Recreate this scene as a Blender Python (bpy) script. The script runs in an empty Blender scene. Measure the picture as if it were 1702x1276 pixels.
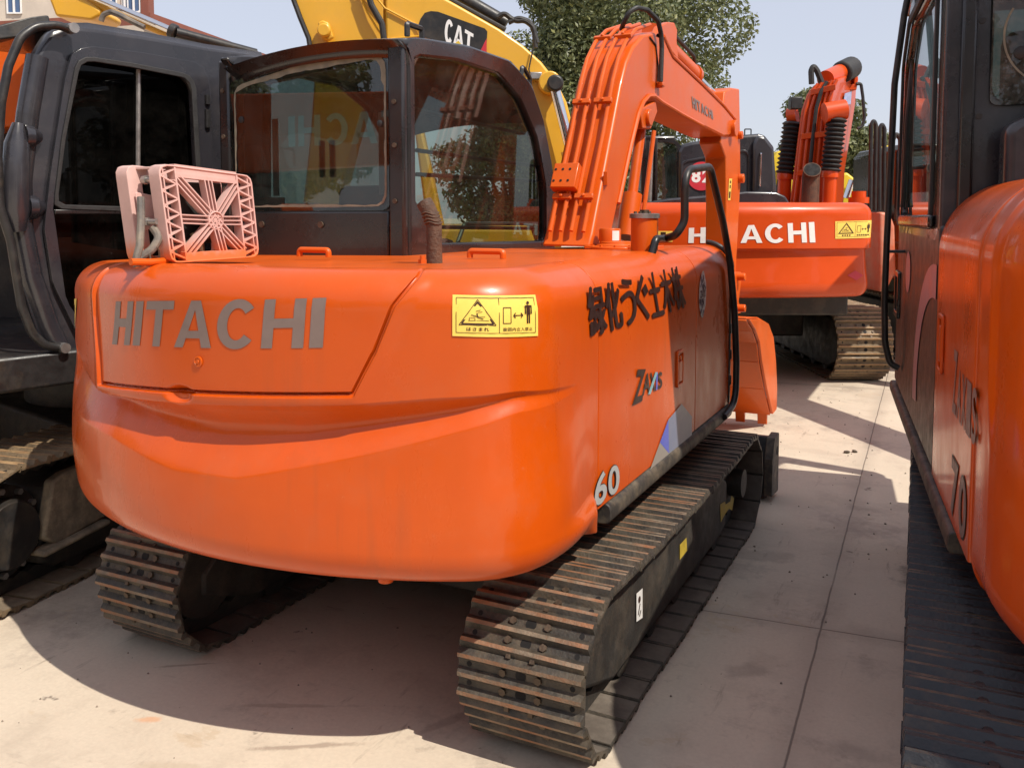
import bpy, bmesh, math, random
import numpy as np
from mathutils import Matrix, Vector
random.seed(7); np.random.seed(7)
R=math.radians
SC=bpy.context.scene; COL=SC.collection

# ------------------------------------------------------------------ camera
F,CX,CY,EYE=1480.,851.,463.,1.6
YAW,PIT=R(26.5),R(4.0)
cd=bpy.data.cameras.new('camera'); cam=bpy.data.objects.new('camera',cd); COL.objects.link(cam)
cam.location=(0,0,EYE); cam.rotation_euler=(R(90)-PIT,0,YAW)
cd.sensor_width=36; cd.lens=F/1702*36; cd.shift_y=-(638-CY)/1702; cd.clip_start=.05; cd.clip_end=2000
SC.camera=cam
# ------------------------------------------------------------------ light
SUN=Vector((.70,-.20,1.0)).normalized()
w=bpy.data.worlds.new('World'); SC.world=w; w.use_nodes=True
nt=w.node_tree; bg=nt.nodes['Background']; sk=nt.nodes.new('ShaderNodeTexSky')
sk.sky_type='NISHITA'; sk.sun_disc=False; sk.sun_elevation=math.asin(SUN.z)
sk.sun_rotation=math.atan2(SUN.x,SUN.y); sk.air_density=1.0; sk.dust_density=1.5; sk.ozone_density=1.0; sk.altitude=0
wm=nt.nodes.new('ShaderNodeMix'); wm.data_type='RGBA'; wm.inputs[0].default_value=.62; wm.inputs[7].default_value=(6.8,6.9,7.8,1)   # thin bright haze over the whole sky
nt.links.new(sk.outputs[0],wm.inputs[6]); nt.links.new(wm.outputs[2],bg.inputs[0]); bg.inputs[1].default_value=.092
sl=bpy.data.lights.new('sun','SUN'); sl.energy=3.9; sl.angle=R(.5); sl.color=(1,.93,.82)
so=bpy.data.objects.new('sun',sl); COL.objects.link(so); so.location=(6,-3,12)
so.rotation_euler=SUN.to_track_quat('Z','Y').to_euler()
SC.view_settings.view_transform='Standard'; SC.view_settings.look='None'
SC.view_settings.exposure=0.42; SC.view_settings.gamma=1
SC.cycles.max_bounces=8; SC.cycles.transparent_max_bounces=16

# ------------------------------------------------------------------ sight lines: a photo point on a known plane of the place
_Rv=np.array([math.cos(YAW),math.sin(YAW),0.]); _Fh=np.array([-math.sin(YAW),math.cos(YAW),0.])
_Fw=_Fh*math.cos(PIT)-np.array([0,0,math.sin(PIT)]); _Uv=_Fh*math.sin(PIT)+np.array([0,0,math.cos(PIT)])
_C=np.array([0,0,EYE])
def ray(x,y): return _Fw*F+_Rv*(x-CX)-_Uv*(y-CY)
def onX(x,y,v): d=ray(x,y); return tuple(_C+d*(v/d[0]))
def onY(x,y,v): d=ray(x,y); return tuple(_C+d*(v/d[1]))
def onZ(x,y,v): d=ray(x,y); return tuple(_C+d*((v-EYE)/d[2]))
def onP(x,y,p,n): d=ray(x,y); p=np.array(p,float); n=np.array(n,float); return tuple(_C+d*(np.dot(p-_C,n)/np.dot(d,n)))
def onV(x,y,v):
    d=ray(x,y); f=float(d@_Fh); t=v/f
    return (float(d@_Rv)*t, v, EYE+float(d[2])*t)
MV=Matrix.Rotation(YAW,4,'Z')          # frame of the row of machines that stands square to the lens
I4=Matrix.Identity(4)

# ------------------------------------------------------------------ mesh helpers
class MB:
    def __init__(s,fr=None): s.v=[];s.f=[];s.m=[];s.fr=fr
    def add(s,vs,fs,mi=0):
        o=len(s.v); s.v+= [tuple(p) for p in vs]; s.f+=[[i+o for i in f] for f in fs]; s.m+=[mi]*len(fs); return s
    def box(s,c,d,rot=None,mi=0):
        x,y,z=d[0]/2,d[1]/2,d[2]/2
        vs=[Vector(p) for p in ((-x,-y,-z),(x,-y,-z),(x,y,-z),(-x,y,-z),(-x,-y,z),(x,-y,z),(x,y,z),(-x,y,z))]
        if rot is not None: vs=[rot@p for p in vs]
        return s.add([p+Vector(c) for p in vs],[(0,3,2,1),(4,5,6,7),(0,1,5,4),(1,2,6,5),(2,3,7,6),(3,0,4,7)],mi)
    def prism(s,poly,vec,mi=0):
        n=len(poly); a=[Vector(p) for p in poly]; b=[p+Vector(vec) for p in a]
        return s.add(a+b,[list(range(n))[::-1],list(range(n,2*n))]+[(i,(i+1)%n,n+(i+1)%n,n+i) for i in range(n)],mi)
    def ring(s,outer,inner,vec,mi=0,N=72):
        A=resample(outer,N);B=resample(inner,N); v=Vector(vec)
        # start both loops at matching angles
        B=align(A,B)
        vs=A+B+[p+v for p in A]+[p+v for p in B]; fs=[]
        for i in range(N):
            j=(i+1)%N
            fs+=[(i,j,N+j,N+i),(2*N+i,3*N+i,3*N+j,2*N+j),(i,2*N+i,2*N+j,j),(N+i,N+j,3*N+j,3*N+i)]
        return s.add(vs,fs,mi)
    def tube(s,pts,r,n=10,closed=False,mi=0):
        P=[Vector(p) for p in pts]; k=len(P); rs=r if isinstance(r,(list,tuple)) else [r]*k
        T=[]
        for i in range(k):
            if closed: t=P[(i+1)%k]-P[i-1]
            else: t=P[min(i+1,k-1)]-P[max(i-1,0)]
            T.append(t.normalized())
        u=T[0].orthogonal().normalized(); vs=[]
        for i in range(k):
            if i: u=(u-T[i]*u.dot(T[i]));u=u.normalized() if u.length>1e-6 else T[i].orthogonal().normalized()
            w_=T[i].cross(u)
            vs+=[P[i]+(u*math.cos(2*math.pi*a/n)+w_*math.sin(2*math.pi*a/n))*rs[i] for a in range(n)]
        fs=[]
        for i in range(k if closed else k-1):
            j=(i+1)%k
            fs+=[(i*n+a,i*n+(a+1)%n,j*n+(a+1)%n,j*n+a) for a in range(n)]
        if not closed: fs+=[list(range(n))[::-1],list(range((k-1)*n,k*n))]
        return s.add(vs,fs,mi)
    def cyl(s,a,b,r,n=20,r2=None,mi=0): return s.tube([a,b],[r,r if r2 is None else r2],n,mi=mi)
    def lathe(s,c,ax,prof,n=28,mi=0):
        ax=Vector(ax).normalized();c=Vector(c); return s.tube2([c+ax*h for h,_ in prof],[max(q,1e-4) for _,q in prof],ax,n,mi)
    def tube2(s,P,rs,ax,n,mi):
        u=ax.orthogonal().normalized();w_=ax.cross(u);vs=[]
        for p,q in zip(P,rs): vs+=[p+(u*math.cos(2*math.pi*a/n)+w_*math.sin(2*math.pi*a/n))*q for a in range(n)]
        k=len(P);fs=[]
        for i in range(k-1): fs+=[(i*n+a,i*n+(a+1)%n,(i+1)*n+(a+1)%n,(i+1)*n+a) for a in range(n)]
        fs+=[list(range(n))[::-1],list(range((k-1)*n,k*n))]
        return s.add(vs,fs,mi)
    def build(s,name,mats,parent=None,bevel=0,smooth=35,seg=2):
        me=bpy.data.meshes.new(name); vs=s.v
        fr=s.fr or I4
        inv=(root_matrix(parent).inverted() if parent else I4)@fr
        vs=[inv@Vector(p) for p in vs]
        me.from_pydata(vs,[],s.f); 
        for m in (mats if isinstance(mats,(list,tuple)) else [mats]): me.materials.append(m)
        me.polygons.foreach_set('material_index',s.m)
        bm=bmesh.new(); bm.from_mesh(me); bmesh.ops.recalc_face_normals(bm,faces=bm.faces); bm.to_mesh(me); bm.free()
        me.shade_smooth(); me.set_sharp_from_angle(angle=R(smooth)); me.update()
        o=bpy.data.objects.new(name,me); COL.objects.link(o)
        if parent: o.parent=parent
        if bevel:
            b=o.modifiers.new('bevel','BEVEL'); b.width=bevel; b.segments=seg; b.limit_method='ANGLE'; b.angle_limit=R(30)
        return o
def root_matrix(o):
    m=I4
    while o: m=Matrix.LocRotScale(o.location,o.rotation_euler,o.scale)@m; o=o.parent
    return m
def resample(loop,N):
    P=[Vector(p) for p in loop]; n=len(P); L=[0]
    for i in range(n): L.append(L[-1]+(P[(i+1)%n]-P[i]).length)
    out=[];j=0
    for k in range(N):
        d=L[-1]*k/N
        while L[j+1]<d: j+=1
        out.append(P[j].lerp(P[(j+1)%n],(d-L[j])/max(1e-9,L[j+1]-L[j])))
    return out
def align(A,B):
    N=len(A); ca=sum(A,Vector())/N; cb=sum(B,Vector())/N; best=None
    for k in range(N):
        e=sum(((A[i]-ca).normalized()-(B[(i+k)%N]-cb).normalized()).length for i in range(0,N,4))
        if best is None or e<best[0]: best=(e,k)
    k=best[1]; return [B[(i+k)%N] for i in range(N)]
def fillet(pts,r,closed=True,n=6):
    P=[Vector(p) for p in pts]; k=len(P); out=[]
    for i in range(k):
        rr=r[i] if isinstance(r,(list,tuple)) else r
        if (not closed and i in (0,k-1)) or rr<=0: out.append(P[i]);continue
        a=P[i-1]-P[i]; b=P[(i+1)%k]-P[i]; la,lb=a.length,b.length; a.normalize();b.normalize()
        ang=a.angle(b)
        if ang>3.1: out.append(P[i]);continue
        t=min(rr/math.tan(ang/2),la*.49,lb*.49)
        p0=P[i]+a*t;p1=P[i]+b*t
        for q in range(n+1):
            u=q/n; out.append((p0*(1-u)**2)+(P[i]*2*u*(1-u))+(p1*u*u))
    return out
def thing(name,label,cat,loc=(0,0,0),rz=0,group=None):
    o=bpy.data.objects.new(name,None); COL.objects.link(o); o.empty_display_size=.2
    o.location=loc; o.rotation_euler=(0,0,rz); o['label']=label; o['category']=cat
    if group:o['group']=group
    return o
def tag(o,label,cat,group=None):
    o['label']=label;o['category']=cat
    if group:o['group']=group
    return o
def kind(o,k): o['kind']=k; return o

# ------------------------------------------------------------------ materials
def mat(name,col,rough=.5,metal=0,var=.12,scale=6,bump=0,bscale=60,coat=0,col2=None,amt=.0,thr=.55,s2=3,stretch=None,spec=.5,coat_r=.05):
    m=bpy.data.materials.new(name); m.use_nodes=True; N=m.node_tree.nodes; L=m.node_tree.links
    b=N['Principled BSDF']; b.inputs['Roughness'].default_value=rough; b.inputs['Metallic'].default_value=metal
    b.inputs['Specular IOR Level'].default_value=spec
    b.inputs['Coat Weight'].default_value=coat; b.inputs['Coat Roughness'].default_value=coat_r
    tc=N.new('ShaderNodeTexCoord'); geo=N.new('ShaderNodeNewGeometry')
    src=geo.outputs['Position']
    if stretch:
        mp=N.new('ShaderNodeMapping'); mp.inputs['Scale'].default_value=stretch; L.new(src,mp.inputs[0]); src=mp.outputs[0]
    n1=N.new('ShaderNodeTexNoise'); n1.inputs['Scale'].default_value=scale; n1.inputs['Detail'].default_value=8; n1.inputs['Roughness'].default_value=.65; L.new(src,n1.inputs['Vector'])
    r=N.new('ShaderNodeMapRange'); r.inputs[1].default_value=.3;r.inputs[2].default_value=.7;r.inputs[3].default_value=1-var;r.inputs[4].default_value=1+var; L.new(n1.outputs[0],r.inputs[0])
    mx=N.new('ShaderNodeMix'); mx.data_type='RGBA'; mx.blend_type='MULTIPLY'; mx.inputs[0].default_value=1; mx.inputs[6].default_value=(*col,1); L.new(r.outputs[0],mx.inputs[7])
    out=mx.outputs[2]
    if col2:
        n2=N.new('ShaderNodeTexNoise'); n2.inputs['Scale'].default_value=s2; n2.inputs['Detail'].default_value=10; n2.inputs['Roughness'].default_value=.7; L.new(src,n2.inputs['Vector'])
        r2=N.new('ShaderNodeMapRange'); r2.inputs[1].default_value=thr-.12;r2.inputs[2].default_value=thr+.12;r2.inputs[3].default_value=0;r2.inputs[4].default_value=amt; L.new(n2.outputs[0],r2.inputs[0])
        m2=N.new('ShaderNodeMix'); m2.data_type='RGBA'; L.new(r2.outputs[0],m2.inputs[0]); L.new(out,m2.inputs[6]); m2.inputs[7].default_value=(*col2,1); out=m2.outputs[2]
    L.new(out,b.inputs['Base Color'])
    r3=N.new('ShaderNodeMapRange'); r3.inputs[1].default_value=.3;r3.inputs[2].default_value=.7;r3.inputs[3].default_value=max(.02,rough*.75);r3.inputs[4].default_value=min(1,rough*1.3); L.new(n1.outputs[0],r3.inputs[0]); L.new(r3.outputs[0],b.inputs['Roughness'])
    if bump:
        n4=N.new('ShaderNodeTexNoise'); n4.inputs['Scale'].default_value=bscale; n4.inputs['Detail'].default_value=4; L.new(geo.outputs['Position'],n4.inputs['Vector'])
        bp=N.new('ShaderNodeBump'); bp.inputs['Strength'].default_value=bump; bp.inputs['Distance'].default_value=.01; L.new(n4.outputs[0],bp.inputs['Height']); L.new(bp.outputs[0],b.inputs['Normal'])
        L.new(bp.outputs[0],b.inputs['Coat Normal'])
    return m
def glass(name,tint,gloss=1.0,dirt=.06):
    m=bpy.data.materials.new(name); m.use_nodes=True; N=m.node_tree.nodes; L=m.node_tree.links
    N.remove(N['Principled BSDF']); o=N['Material Output']
    t=N.new('ShaderNodeBsdfTransparent'); t.inputs[0].default_value=(*tint,1)
    g=N.new('ShaderNodeBsdfGlossy'); g.inputs['Roughness'].default_value=.01
    lw=N.new('ShaderNodeLayerWeight'); lw.inputs[0].default_value=.5          # same reflectance from either side of the sheet
    pw=N.new('ShaderNodeMath'); pw.operation='POWER'; pw.inputs[1].default_value=5; L.new(lw.outputs['Facing'],pw.inputs[0])
    ml=N.new('ShaderNodeMath'); ml.operation='MULTIPLY_ADD'; ml.inputs[1].default_value=.75; ml.inputs[2].default_value=.045*gloss; ml.use_clamp=True; L.new(pw.outputs[0],ml.inputs[0])
    mx=N.new('ShaderNodeMixShader'); L.new(ml.outputs[0],mx.inputs[0]); L.new(t.outputs[0],mx.inputs[1]); L.new(g.outputs[0],mx.inputs[2])
    d=N.new('ShaderNodeBsdfDiffuse'); d.inputs[0].default_value=(.55,.52,.46,1)
    ge=N.new('ShaderNodeNewGeometry'); n=N.new('ShaderNodeTexNoise'); n.inputs['Scale'].default_value=7; n.inputs['Detail'].default_value=10; n.inputs['Roughness'].default_value=.75; L.new(ge.outputs['Position'],n.inputs['Vector'])
    r=N.new('ShaderNodeMapRange'); r.inputs[1].default_value=.42;r.inputs[2].default_value=.75;r.inputs[3].default_value=dirt*.25;r.inputs[4].default_value=dirt*2.5; L.new(n.outputs[0],r.inputs[0])
    m2=N.new('ShaderNodeMixShader'); L.new(r.outputs[0],m2.inputs[0]); L.new(mx.outputs[0],m2.inputs[1]); L.new(d.outputs[0],m2.inputs[2]); L.new(m2.outputs[0],o.inputs[0])
    return m
M={}
ORG=(.565,.080,.003)
M['orange']=mat('orange_paint',ORG,.36,0,.07,2.2,.02,9,coat=.28,spec=.28,col2=(.45,.13,.06),amt=.25,thr=.62,s2=5,coat_r=.06)
M['orange2']=mat('orange_paint_boom',(.61,.094,.005),.38,0,.07,3,.03,14,coat=.18,spec=.28,coat_r=.12,col2=(.5,.17,.07),amt=.22,thr=.62,s2=7)
M['orange3']=mat('red_orange_paint',(.58,.064,.005),.35,0,.06,2.5,.02,9,coat=.28,spec=.28,coat_r=.06)
def weather(m,z0,z1,chips=.5,runs=.35):
    N=m.node_tree.nodes;L=m.node_tree.links;b=N['Principled BSDF']; src=b.inputs['Base Color'].links[0].from_socket
    g=N.new('ShaderNodeNewGeometry'); P=g.outputs['Position']
    def nz(scale,st,det=6,ro=.6):
        mp=N.new('ShaderNodeMapping'); mp.inputs['Scale'].default_value=st; L.new(P,mp.inputs[0]); n=N.new('ShaderNodeTexNoise'); n.inputs['Scale'].default_value=scale;n.inputs['Detail'].default_value=det;n.inputs['Roughness'].default_value=ro; L.new(mp.outputs[0],n.inputs['Vector']); return n.outputs[0]
    def rg(sk,a,c,lo,hi):
        r=N.new('ShaderNodeMapRange'); r.inputs[1].default_value=a;r.inputs[2].default_value=c;r.inputs[3].default_value=lo;r.inputs[4].default_value=hi; L.new(sk,r.inputs[0]); return r.outputs[0]
    def mul(a,c):
        x=N.new('ShaderNodeMath'); x.operation='MULTIPLY'; L.new(a,x.inputs[0]); L.new(c,x.inputs[1]); return x.outputs[0]
    def mixin(f,src,col):
        x=N.new('ShaderNodeMix'); x.data_type='RGBA'; L.new(f,x.inputs[0]); L.new(src,x.inputs[6]); x.inputs[7].default_value=(*col,1); return x.outputs[2]
    src=mixin(rg(nz(1.3,(1,1,1.6),8),.42,.68,0,.35),src,(.50,.055,.006))
    runs_=mul(rg(nz(22,(1,1,.05),4),.50,.68,0,1),rg(nz(2.2,(1,1,.8),4),.45,.65,0,runs))
    src=mixin(runs_,src,(.34,.075,.022))
    src=mixin(rg(nz(55,(1,1,1),4,.7),.66,.74,0,chips*.5),src,(.55,.22,.12))
    src=mixin(rg(nz(16,(3,.5,1),6,.75),.70,.735,0,chips*.55),src,(.62,.20,.09))
    src=mixin(rg(nz(9,(.6,.6,4),6,.75),.70,.73,0,chips*.5),src,(.30,.06,.02))
    L.new(src,b.inputs['Base Color'])
    rgh=rg(nz(3,(1,1,.5),7,.7),.35,.7,.22,.50); L.new(rgh,b.inputs['Roughness'])
    b.inputs['Coat Weight'].default_value=.35; L.new(rg(nz(5,(1,1,.4),7,.7),.35,.72,.03,.22),b.inputs['Coat Roughness'])
weather(M['orange'],.6,1.4)
M['orangeside']=mat('orange_flank_paint',ORG,.36,0,.07,2.2,.02,9,coat=.1,spec=.2,coat_r=.06); weather(M['orangeside'],.6,1.4); M['orangeside'].node_tree.nodes['Principled BSDF'].inputs['Coat Weight'].default_value=.10
M['yellow']=mat('yellow_paint',(.72,.38,.025),.4,0,.08,2.5,.03,14,coat=.25,coat_r=.15,col2=(.45,.26,.06),amt=.3,thr=.6,s2=5)
M['yellow2']=mat('bright_yellow_paint',(.72,.5,.03),.42,0,.08,3,coat=.2)
M['cabblack']=mat('black_cab_paint',(.014,.0125,.013),  .28,0,.25,5,.02,40,coat=.4,coat_r=.08,col2=(.07,.06,.055),amt=.15,thr=.6,s2=4)
M['cabgrey']=mat('charcoal_cab_paint',(.024,.023,.028),.28,0,.18,4,.03,40,coat=.45,coat_r=.1,col2=(.13,.115,.105),amt=.3,thr=.62,s2=3)
M['rubber']=mat('black_rubber',(.022,.021,.021),.6,0,.25,20,.2,120)
M['black']=mat('satin_black',(.018,.017,.017),.4,0,.3,14,.05,80,col2=(.12,.09,.06),amt=.4,thr=.62,s2=6)
M['dark']=mat('undercarriage_black',(.026,.023,.02),.6,0,.35,10,.2,90,col2=(.13,.10,.07),amt=.4,thr=.58,s2=6)
M['dusty']=mat('dusty_black_rail',(.040,.035,.031),.6,0,.3,16,.1,90,col2=(.19,.15,.10),amt=.7,thr=.55,s2=12)
M['shoe']=mat('track_plate_steel',(.050,.044,.037),.55,.25,.4,14,.3,110,col2=(.16,.125,.085),amt=.7,thr=.56,s2=9)
M['grouser']=mat('worn_grouser_edge',(.20,.155,.11),.6,.15,.4,22,.35,140,col2=(.30,.105,.035),amt=.9,thr=.53,s2=5)
M['shoe_tan']=mat('dusty_track_plate',(.12,.088,.055),.6,.15,.35,14,.3,110,col2=(.26,.18,.10),amt=.7,thr=.5,s2=9)
M['grouser_tan']=mat('tan_grouser_edge',(.34,.22,.11),.6,.1,.3,22,.3,140,col2=(.30,.12,.05),amt=.6,thr=.56,s2=10)
M['shoe_blk']=mat('painted_track_plate',(.024,.024,.028),.4,.1,.35,14,.15,110,col2=(.12,.085,.055),amt=.5,thr=.62,s2=7)
M['grouser_blk']=mat('painted_grouser_edge',(.030,.027,.026),.5,.1,.4,22,.2,140,col2=(.26,.18,.10),amt=.7,thr=.60,s2=6)
M['bolt']=mat('rusty_bolt_head',(.10,.072,.05),.55,.5,.35,40,.2,160)
M['steel']=mat('dull_steel',(.36,.34,.32),.4,.8,.15,20)
M['chrome']=mat('chrome_rod',(.75,.75,.76),.12,1,.05,9)
M['rust']=mat('rusty_pipe',(.075,.045,.032),.75,.2,.4,30,.5,120,col2=(.16,.08,.045),amt=.7,thr=.5,s2=18)
M['pink']=mat('faded_pink_plastic',(.62,.36,.32),.55,0,.1,9,.05,60,col2=(.66,.44,.39),amt=.6,thr=.5,s2=8)
M['hose']=mat('grey_rubber_hose',(.10,.09,.085),.6,0,.3,20,.1,80,col2=(.3,.24,.17),amt=.6,thr=.52,s2=12)
M['brass']=mat('brass_fitting',(.45,.33,.18),.4,.6,.3,30)
M['fins']=mat('radiator_fins',(.035,.032,.03),.6,.3,.3,1,stretch=(1,1,160))
M['decalgrey']=mat('grey_vinyl',(.20,.145,.13),.4,0,.08,20)
M['silver']=mat('silver_vinyl',(.48,.50,.50),.35,.2,.06,20)
M['decalblack']=mat('black_vinyl',(.030,.014,.012),.4,0,.2,20)
M['blue']=mat('blue_vinyl',(.10,.13,.55),.4,0,.05,20)
M['cyan']=mat('teal_vinyl',(.22,.42,.46),.4,0,.05,20)
M['stone']=mat('grey_vinyl_patch',(.30,.27,.24),.4,0,.1,12)
M['mauve']=mat('mauve_vinyl',(.42,.22,.24),.35,0,.06,9)
M['labely']=mat('yellow_label',(.86,.62,.12),.35,0,.04,20)
M['ink']=mat('brown_black_ink',(.045,.018,.01),.4,0,.1,20)
M['white']=mat('white_vinyl',(.8,.79,.77),.4,0,.05,20)
M['reddec']=mat('red_vinyl',(.55,.03,.045),.4,0,.05,20)
M['sealant']=mat('yellowed_sealant',(.20,.19,.14),.7,0,.35,18)
M['glass']=glass('cab_glass',(.54,.61,.57),1.2,.012)
M['glassdark']=glass('tinted_door_glass',(.03,.03,.03),.42,.004)
M['glassclear']=glass('clear_cab_glass',(.50,.56,.54),1.7,.016)
M['seat']=mat('seat_fabric',(.045,.044,.046),.85,0,.3,30)
M['interior']=mat('cab_trim',(.05,.048,.046),.7,0,.25,12)

# ------------------------------------------------------------------ lettering
_tx={}
def text2d(body,size=1.0,bold=.0,sx=1.0,shear=0.,space=1.0):
    k=(body,size,bold,sx,shear,space)
    if k in _tx: return _tx[k]
    c=bpy.data.curves.new('lettering','FONT'); c.body=body; c.size=size; c.offset=bold; c.shear=shear; c.space_character=space; c.resolution_u=4
    o=bpy.data.objects.new('lettering',c); COL.objects.link(o)
    bpy.context.view_layer.update()
    me=bpy.data.meshes.new_from_object(o.evaluated_get(bpy.context.evaluated_depsgraph_get()))
    bm=bmesh.new(); bm.from_mesh(me); bmesh.ops.triangulate(bm,faces=bm.faces); bmesh.ops.remove_doubles(bm,verts=bm.verts,dist=1e-5)
    vs=[(v.co.x*sx,v.co.y) for v in bm.verts]; bm.verts.index_update(); fs=[[v.index for v in f.verts] for f in bm.faces]
    bm.free(); bpy.data.objects.remove(o); bpy.data.curves.remove(c); bpy.data.meshes.remove(me)
    x0=min(v[0] for v in vs);x1=max(v[0] for v in vs);y0=min(v[1] for v in vs);y1=max(v[1] for v in vs)
    r=([((a-x0)/(x1-x0),(b-y0)/(y1-y0)) for a,b in vs],fs); _tx[k]=r; return r     # unit box
def textquad(mb,body,fn,bold=0.0,mi=0,**kw):
    """fn maps unit-box (a,b) to a point of the surface"""
    vs,fs=text2d(body,bold=bold,**kw); mb.add([fn(a,b) for a,b in vs],fs,mi)
def quadfn(bl,br,tr,tl,lift=(0,0,0)):
    bl,br,tr,tl=map(Vector,(bl,br,tr,tl)); l=Vector(lift)
    return lambda a,b:(bl*(1-a)+br*a)*(1-b)+(tl*(1-a)+tr*a)*b+l
def gridquad(mb,fn,a0,b0,a1,b1,nx=1,ny=1,mi=0):
    vs=[fn(a0+(a1-a0)*i/nx,b0+(b1-b0)*j/ny) for j in range(ny+1) for i in range(nx+1)]
    mb.add(vs,[(j*(nx+1)+i,j*(nx+1)+i+1,(j+1)*(nx+1)+i+1,(j+1)*(nx+1)+i) for j in range(ny) for i in range(nx)],mi)
def bar2(mb,fn,p,q,w,asp,mi=0):
    """thin stroke from p to q in unit-box coordinates; asp = width/height of the box"""
    d=Vector(((q[0]-p[0])*asp,q[1]-p[1]));
    if d.length<1e-6:return
    n=Vector((-d.y,d.x)).normalized()*w/2
    k=max(1,int(d.length/.35))
    pts=[]
    for i in range(k+1):
        x=p[0]+(q[0]-p[0])*i/k; y=p[1]+(q[1]-p[1])*i/k
        pts+=[fn(x+n.x/asp,y+n.y),fn(x-n.x/asp,y-n.y)]
    mb.add(pts,[(2*i,2*i+1,2*i+3,2*i+2) for i in range(k)],mi)
def disc2(mb,fn,c,r,asp,n=16,mi=0,ry=None):
    mb.add([fn(c[0]+r/asp*math.cos(2*math.pi*i/n),c[1]+(ry or r)*math.sin(2*math.pi*i/n)) for i in range(n)],[list(range(n))],mi)
def warning_label(name,fn,fn2,parent,frame=None,asp=2.1,full=True):
    mb=MB(frame); gridquad(mb,fn,0,0,1,1,8,3); o=mb.build(name,M['labely'],parent)
    k=MB(frame); B=lambda p,q,w_:bar2(k,fn2,p,q,w_,asp)
    for p,q in (((.04,.09),(.96,.09)),((.04,.94),(.96,.94)),((.04,.09),(.04,.94)),((.96,.09),(.96,.94)),((.505,.09),(.505,.94))): B(p,q,.013)
    for s,w_ in ((1.0,.016),(.86,.035)):
        cx,cy=.27,.50; t=[(cx-.2*s,cy-.22*s),(cx+.2*s,cy-.22*s),(cx,cy+.40*s)]
        for i in range(3):B(t[i],t[(i+1)%3],w_)
    B((.17,.39),(.39,.39),.012);B((.18,.39),(.18,.46),.012);B((.18,.46),(.24,.46),.012);B((.24,.46),(.24,.39),.012)
    B((.20,.53),(.28,.48),.02);B((.26,.58),(.27,.47),.025);B((.27,.47),(.33,.43),.02);B((.27,.49),(.35,.485),.012);B((.25,.62),(.30,.65),.012);B((.27,.59),(.32,.61),.012)
    for p,q in (((.55,.33),(.64,.33)),((.64,.33),(.64,.71)),((.64,.71),(.55,.71)),((.55,.71),(.55,.33))):B(p,q,.018)
    B((.67,.52),(.78,.52),.022)
    for sx in (1,-1):
        x=.67 if sx>0 else .785; B((x,.52),(x+sx*.025,.58),.025);B((x,.52),(x+sx*.025,.46),.025)
    disc2(k,fn2,(.86,.82),.038,asp); 
    gridquad(k,fn2,.835,.53,.885,.76);gridquad(k,fn2,.838,.32,.856,.53);gridquad(k,fn2,.864,.32,.882,.53)
    gridquad(k,fn2,.812,.55,.828,.75);gridquad(k,fn2,.892,.55,.908,.75);gridquad(k,fn2,.812,.72,.908,.755)
    if full:
        textquad(k,'はさまれ',lambda a,b:fn2(.15+a*.24,.14+b*.09),bold=.02,space=1.25)
        textquad(k,'旋回内立入禁止',lambda a,b:fn2(.545+a*.37,.14+b*.09),bold=.012,space=1.1)
    else:
        for i in range(4):gridquad(k,fn2,.17+i*.06,.14,.205+i*.06,.22)
        for i in range(7):gridquad(k,fn2,.55+i*.053,.14,.585+i*.053,.22)
    k.build('marking',M['ink'],o)
    return o

# ------------------------------------------------------------------ crawler track
def shoe_mesh(width,pitch,gh,mats,detail=True):
    """one triple-grouser shoe; x across, y along travel, z outward"""
    mb=MB(); w2=width/2; p2=pitch*.49
    mb.box((0,0,.004),(width,p2*2,.008)); mb.box((0,0,-.0005),(width*.98,p2*1.9,.001),mi=4)
    # plate ends turn down a little where the next shoe overlaps
    mb.add([(-w2,p2,.008),(w2,p2,.008),(w2,p2+pitch*.06,-.006),(-w2,p2+pitch*.06,-.006),(-w2,p2,0),(w2,p2,0)],[(0,1,2,3),(4,5,1,0)])
    for y in (-p2*.90,-p2*.04,p2*.80):
        t=.0095
        vs=[(-w2,y-t*1.9,.008),(-w2,y+t*1.9,.008),(-w2+.004,y+t*.62,gh),(-w2+.004,y-t*.62,gh),(w2,y-t*1.9,.008),(w2,y+t*1.9,.008),(w2-.004,y+t*.62,gh),(w2-.004,y-t*.62,gh)]
        mb.add(vs,[(0,1,5,4),(1,2,6,5),(3,0,4,7),(0,3,2,1),(4,5,6,7)],0); mb.add(vs,[(2,3,7,6)],1)
    if detail:
        for y in (-p2*.47,p2*.38):
            for x in (-width*.15,width*.13):
                mb.cyl((x,y,.007),(x,y,.017),.0115,6,mi=2)
            mb.cyl((-width*.01,y,.0078),(-width*.01,y,.0092),.017,12,mi=3)
            for x in (-w2*.82,w2*.82): mb.cyl((x,y,.0078),(x,y,.0092),.008,10,mi=3)
        # dark blocks painted as shaded link windows at the joint of two shoes
        for x in (-width*.1,width*.09): mb.box((x,p2*1.0,.0095),(width*.09,pitch*.1,.004),mi=3)
        for x in (-width*.1,width*.09): mb.box((x,p2*1.0,.014),(width*.035,pitch*.14,.012),mi=2)
    me_o=mb.build('track_shoe',mats,None,smooth=30); me=me_o.data; bpy.data.objects.remove(me_o); return me
M['hole']=mat('hole_shade',(.006,.005,.005),.9,0,.1,20)  # near-black discs stand in for the shade inside holes and pipe mouths
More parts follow.
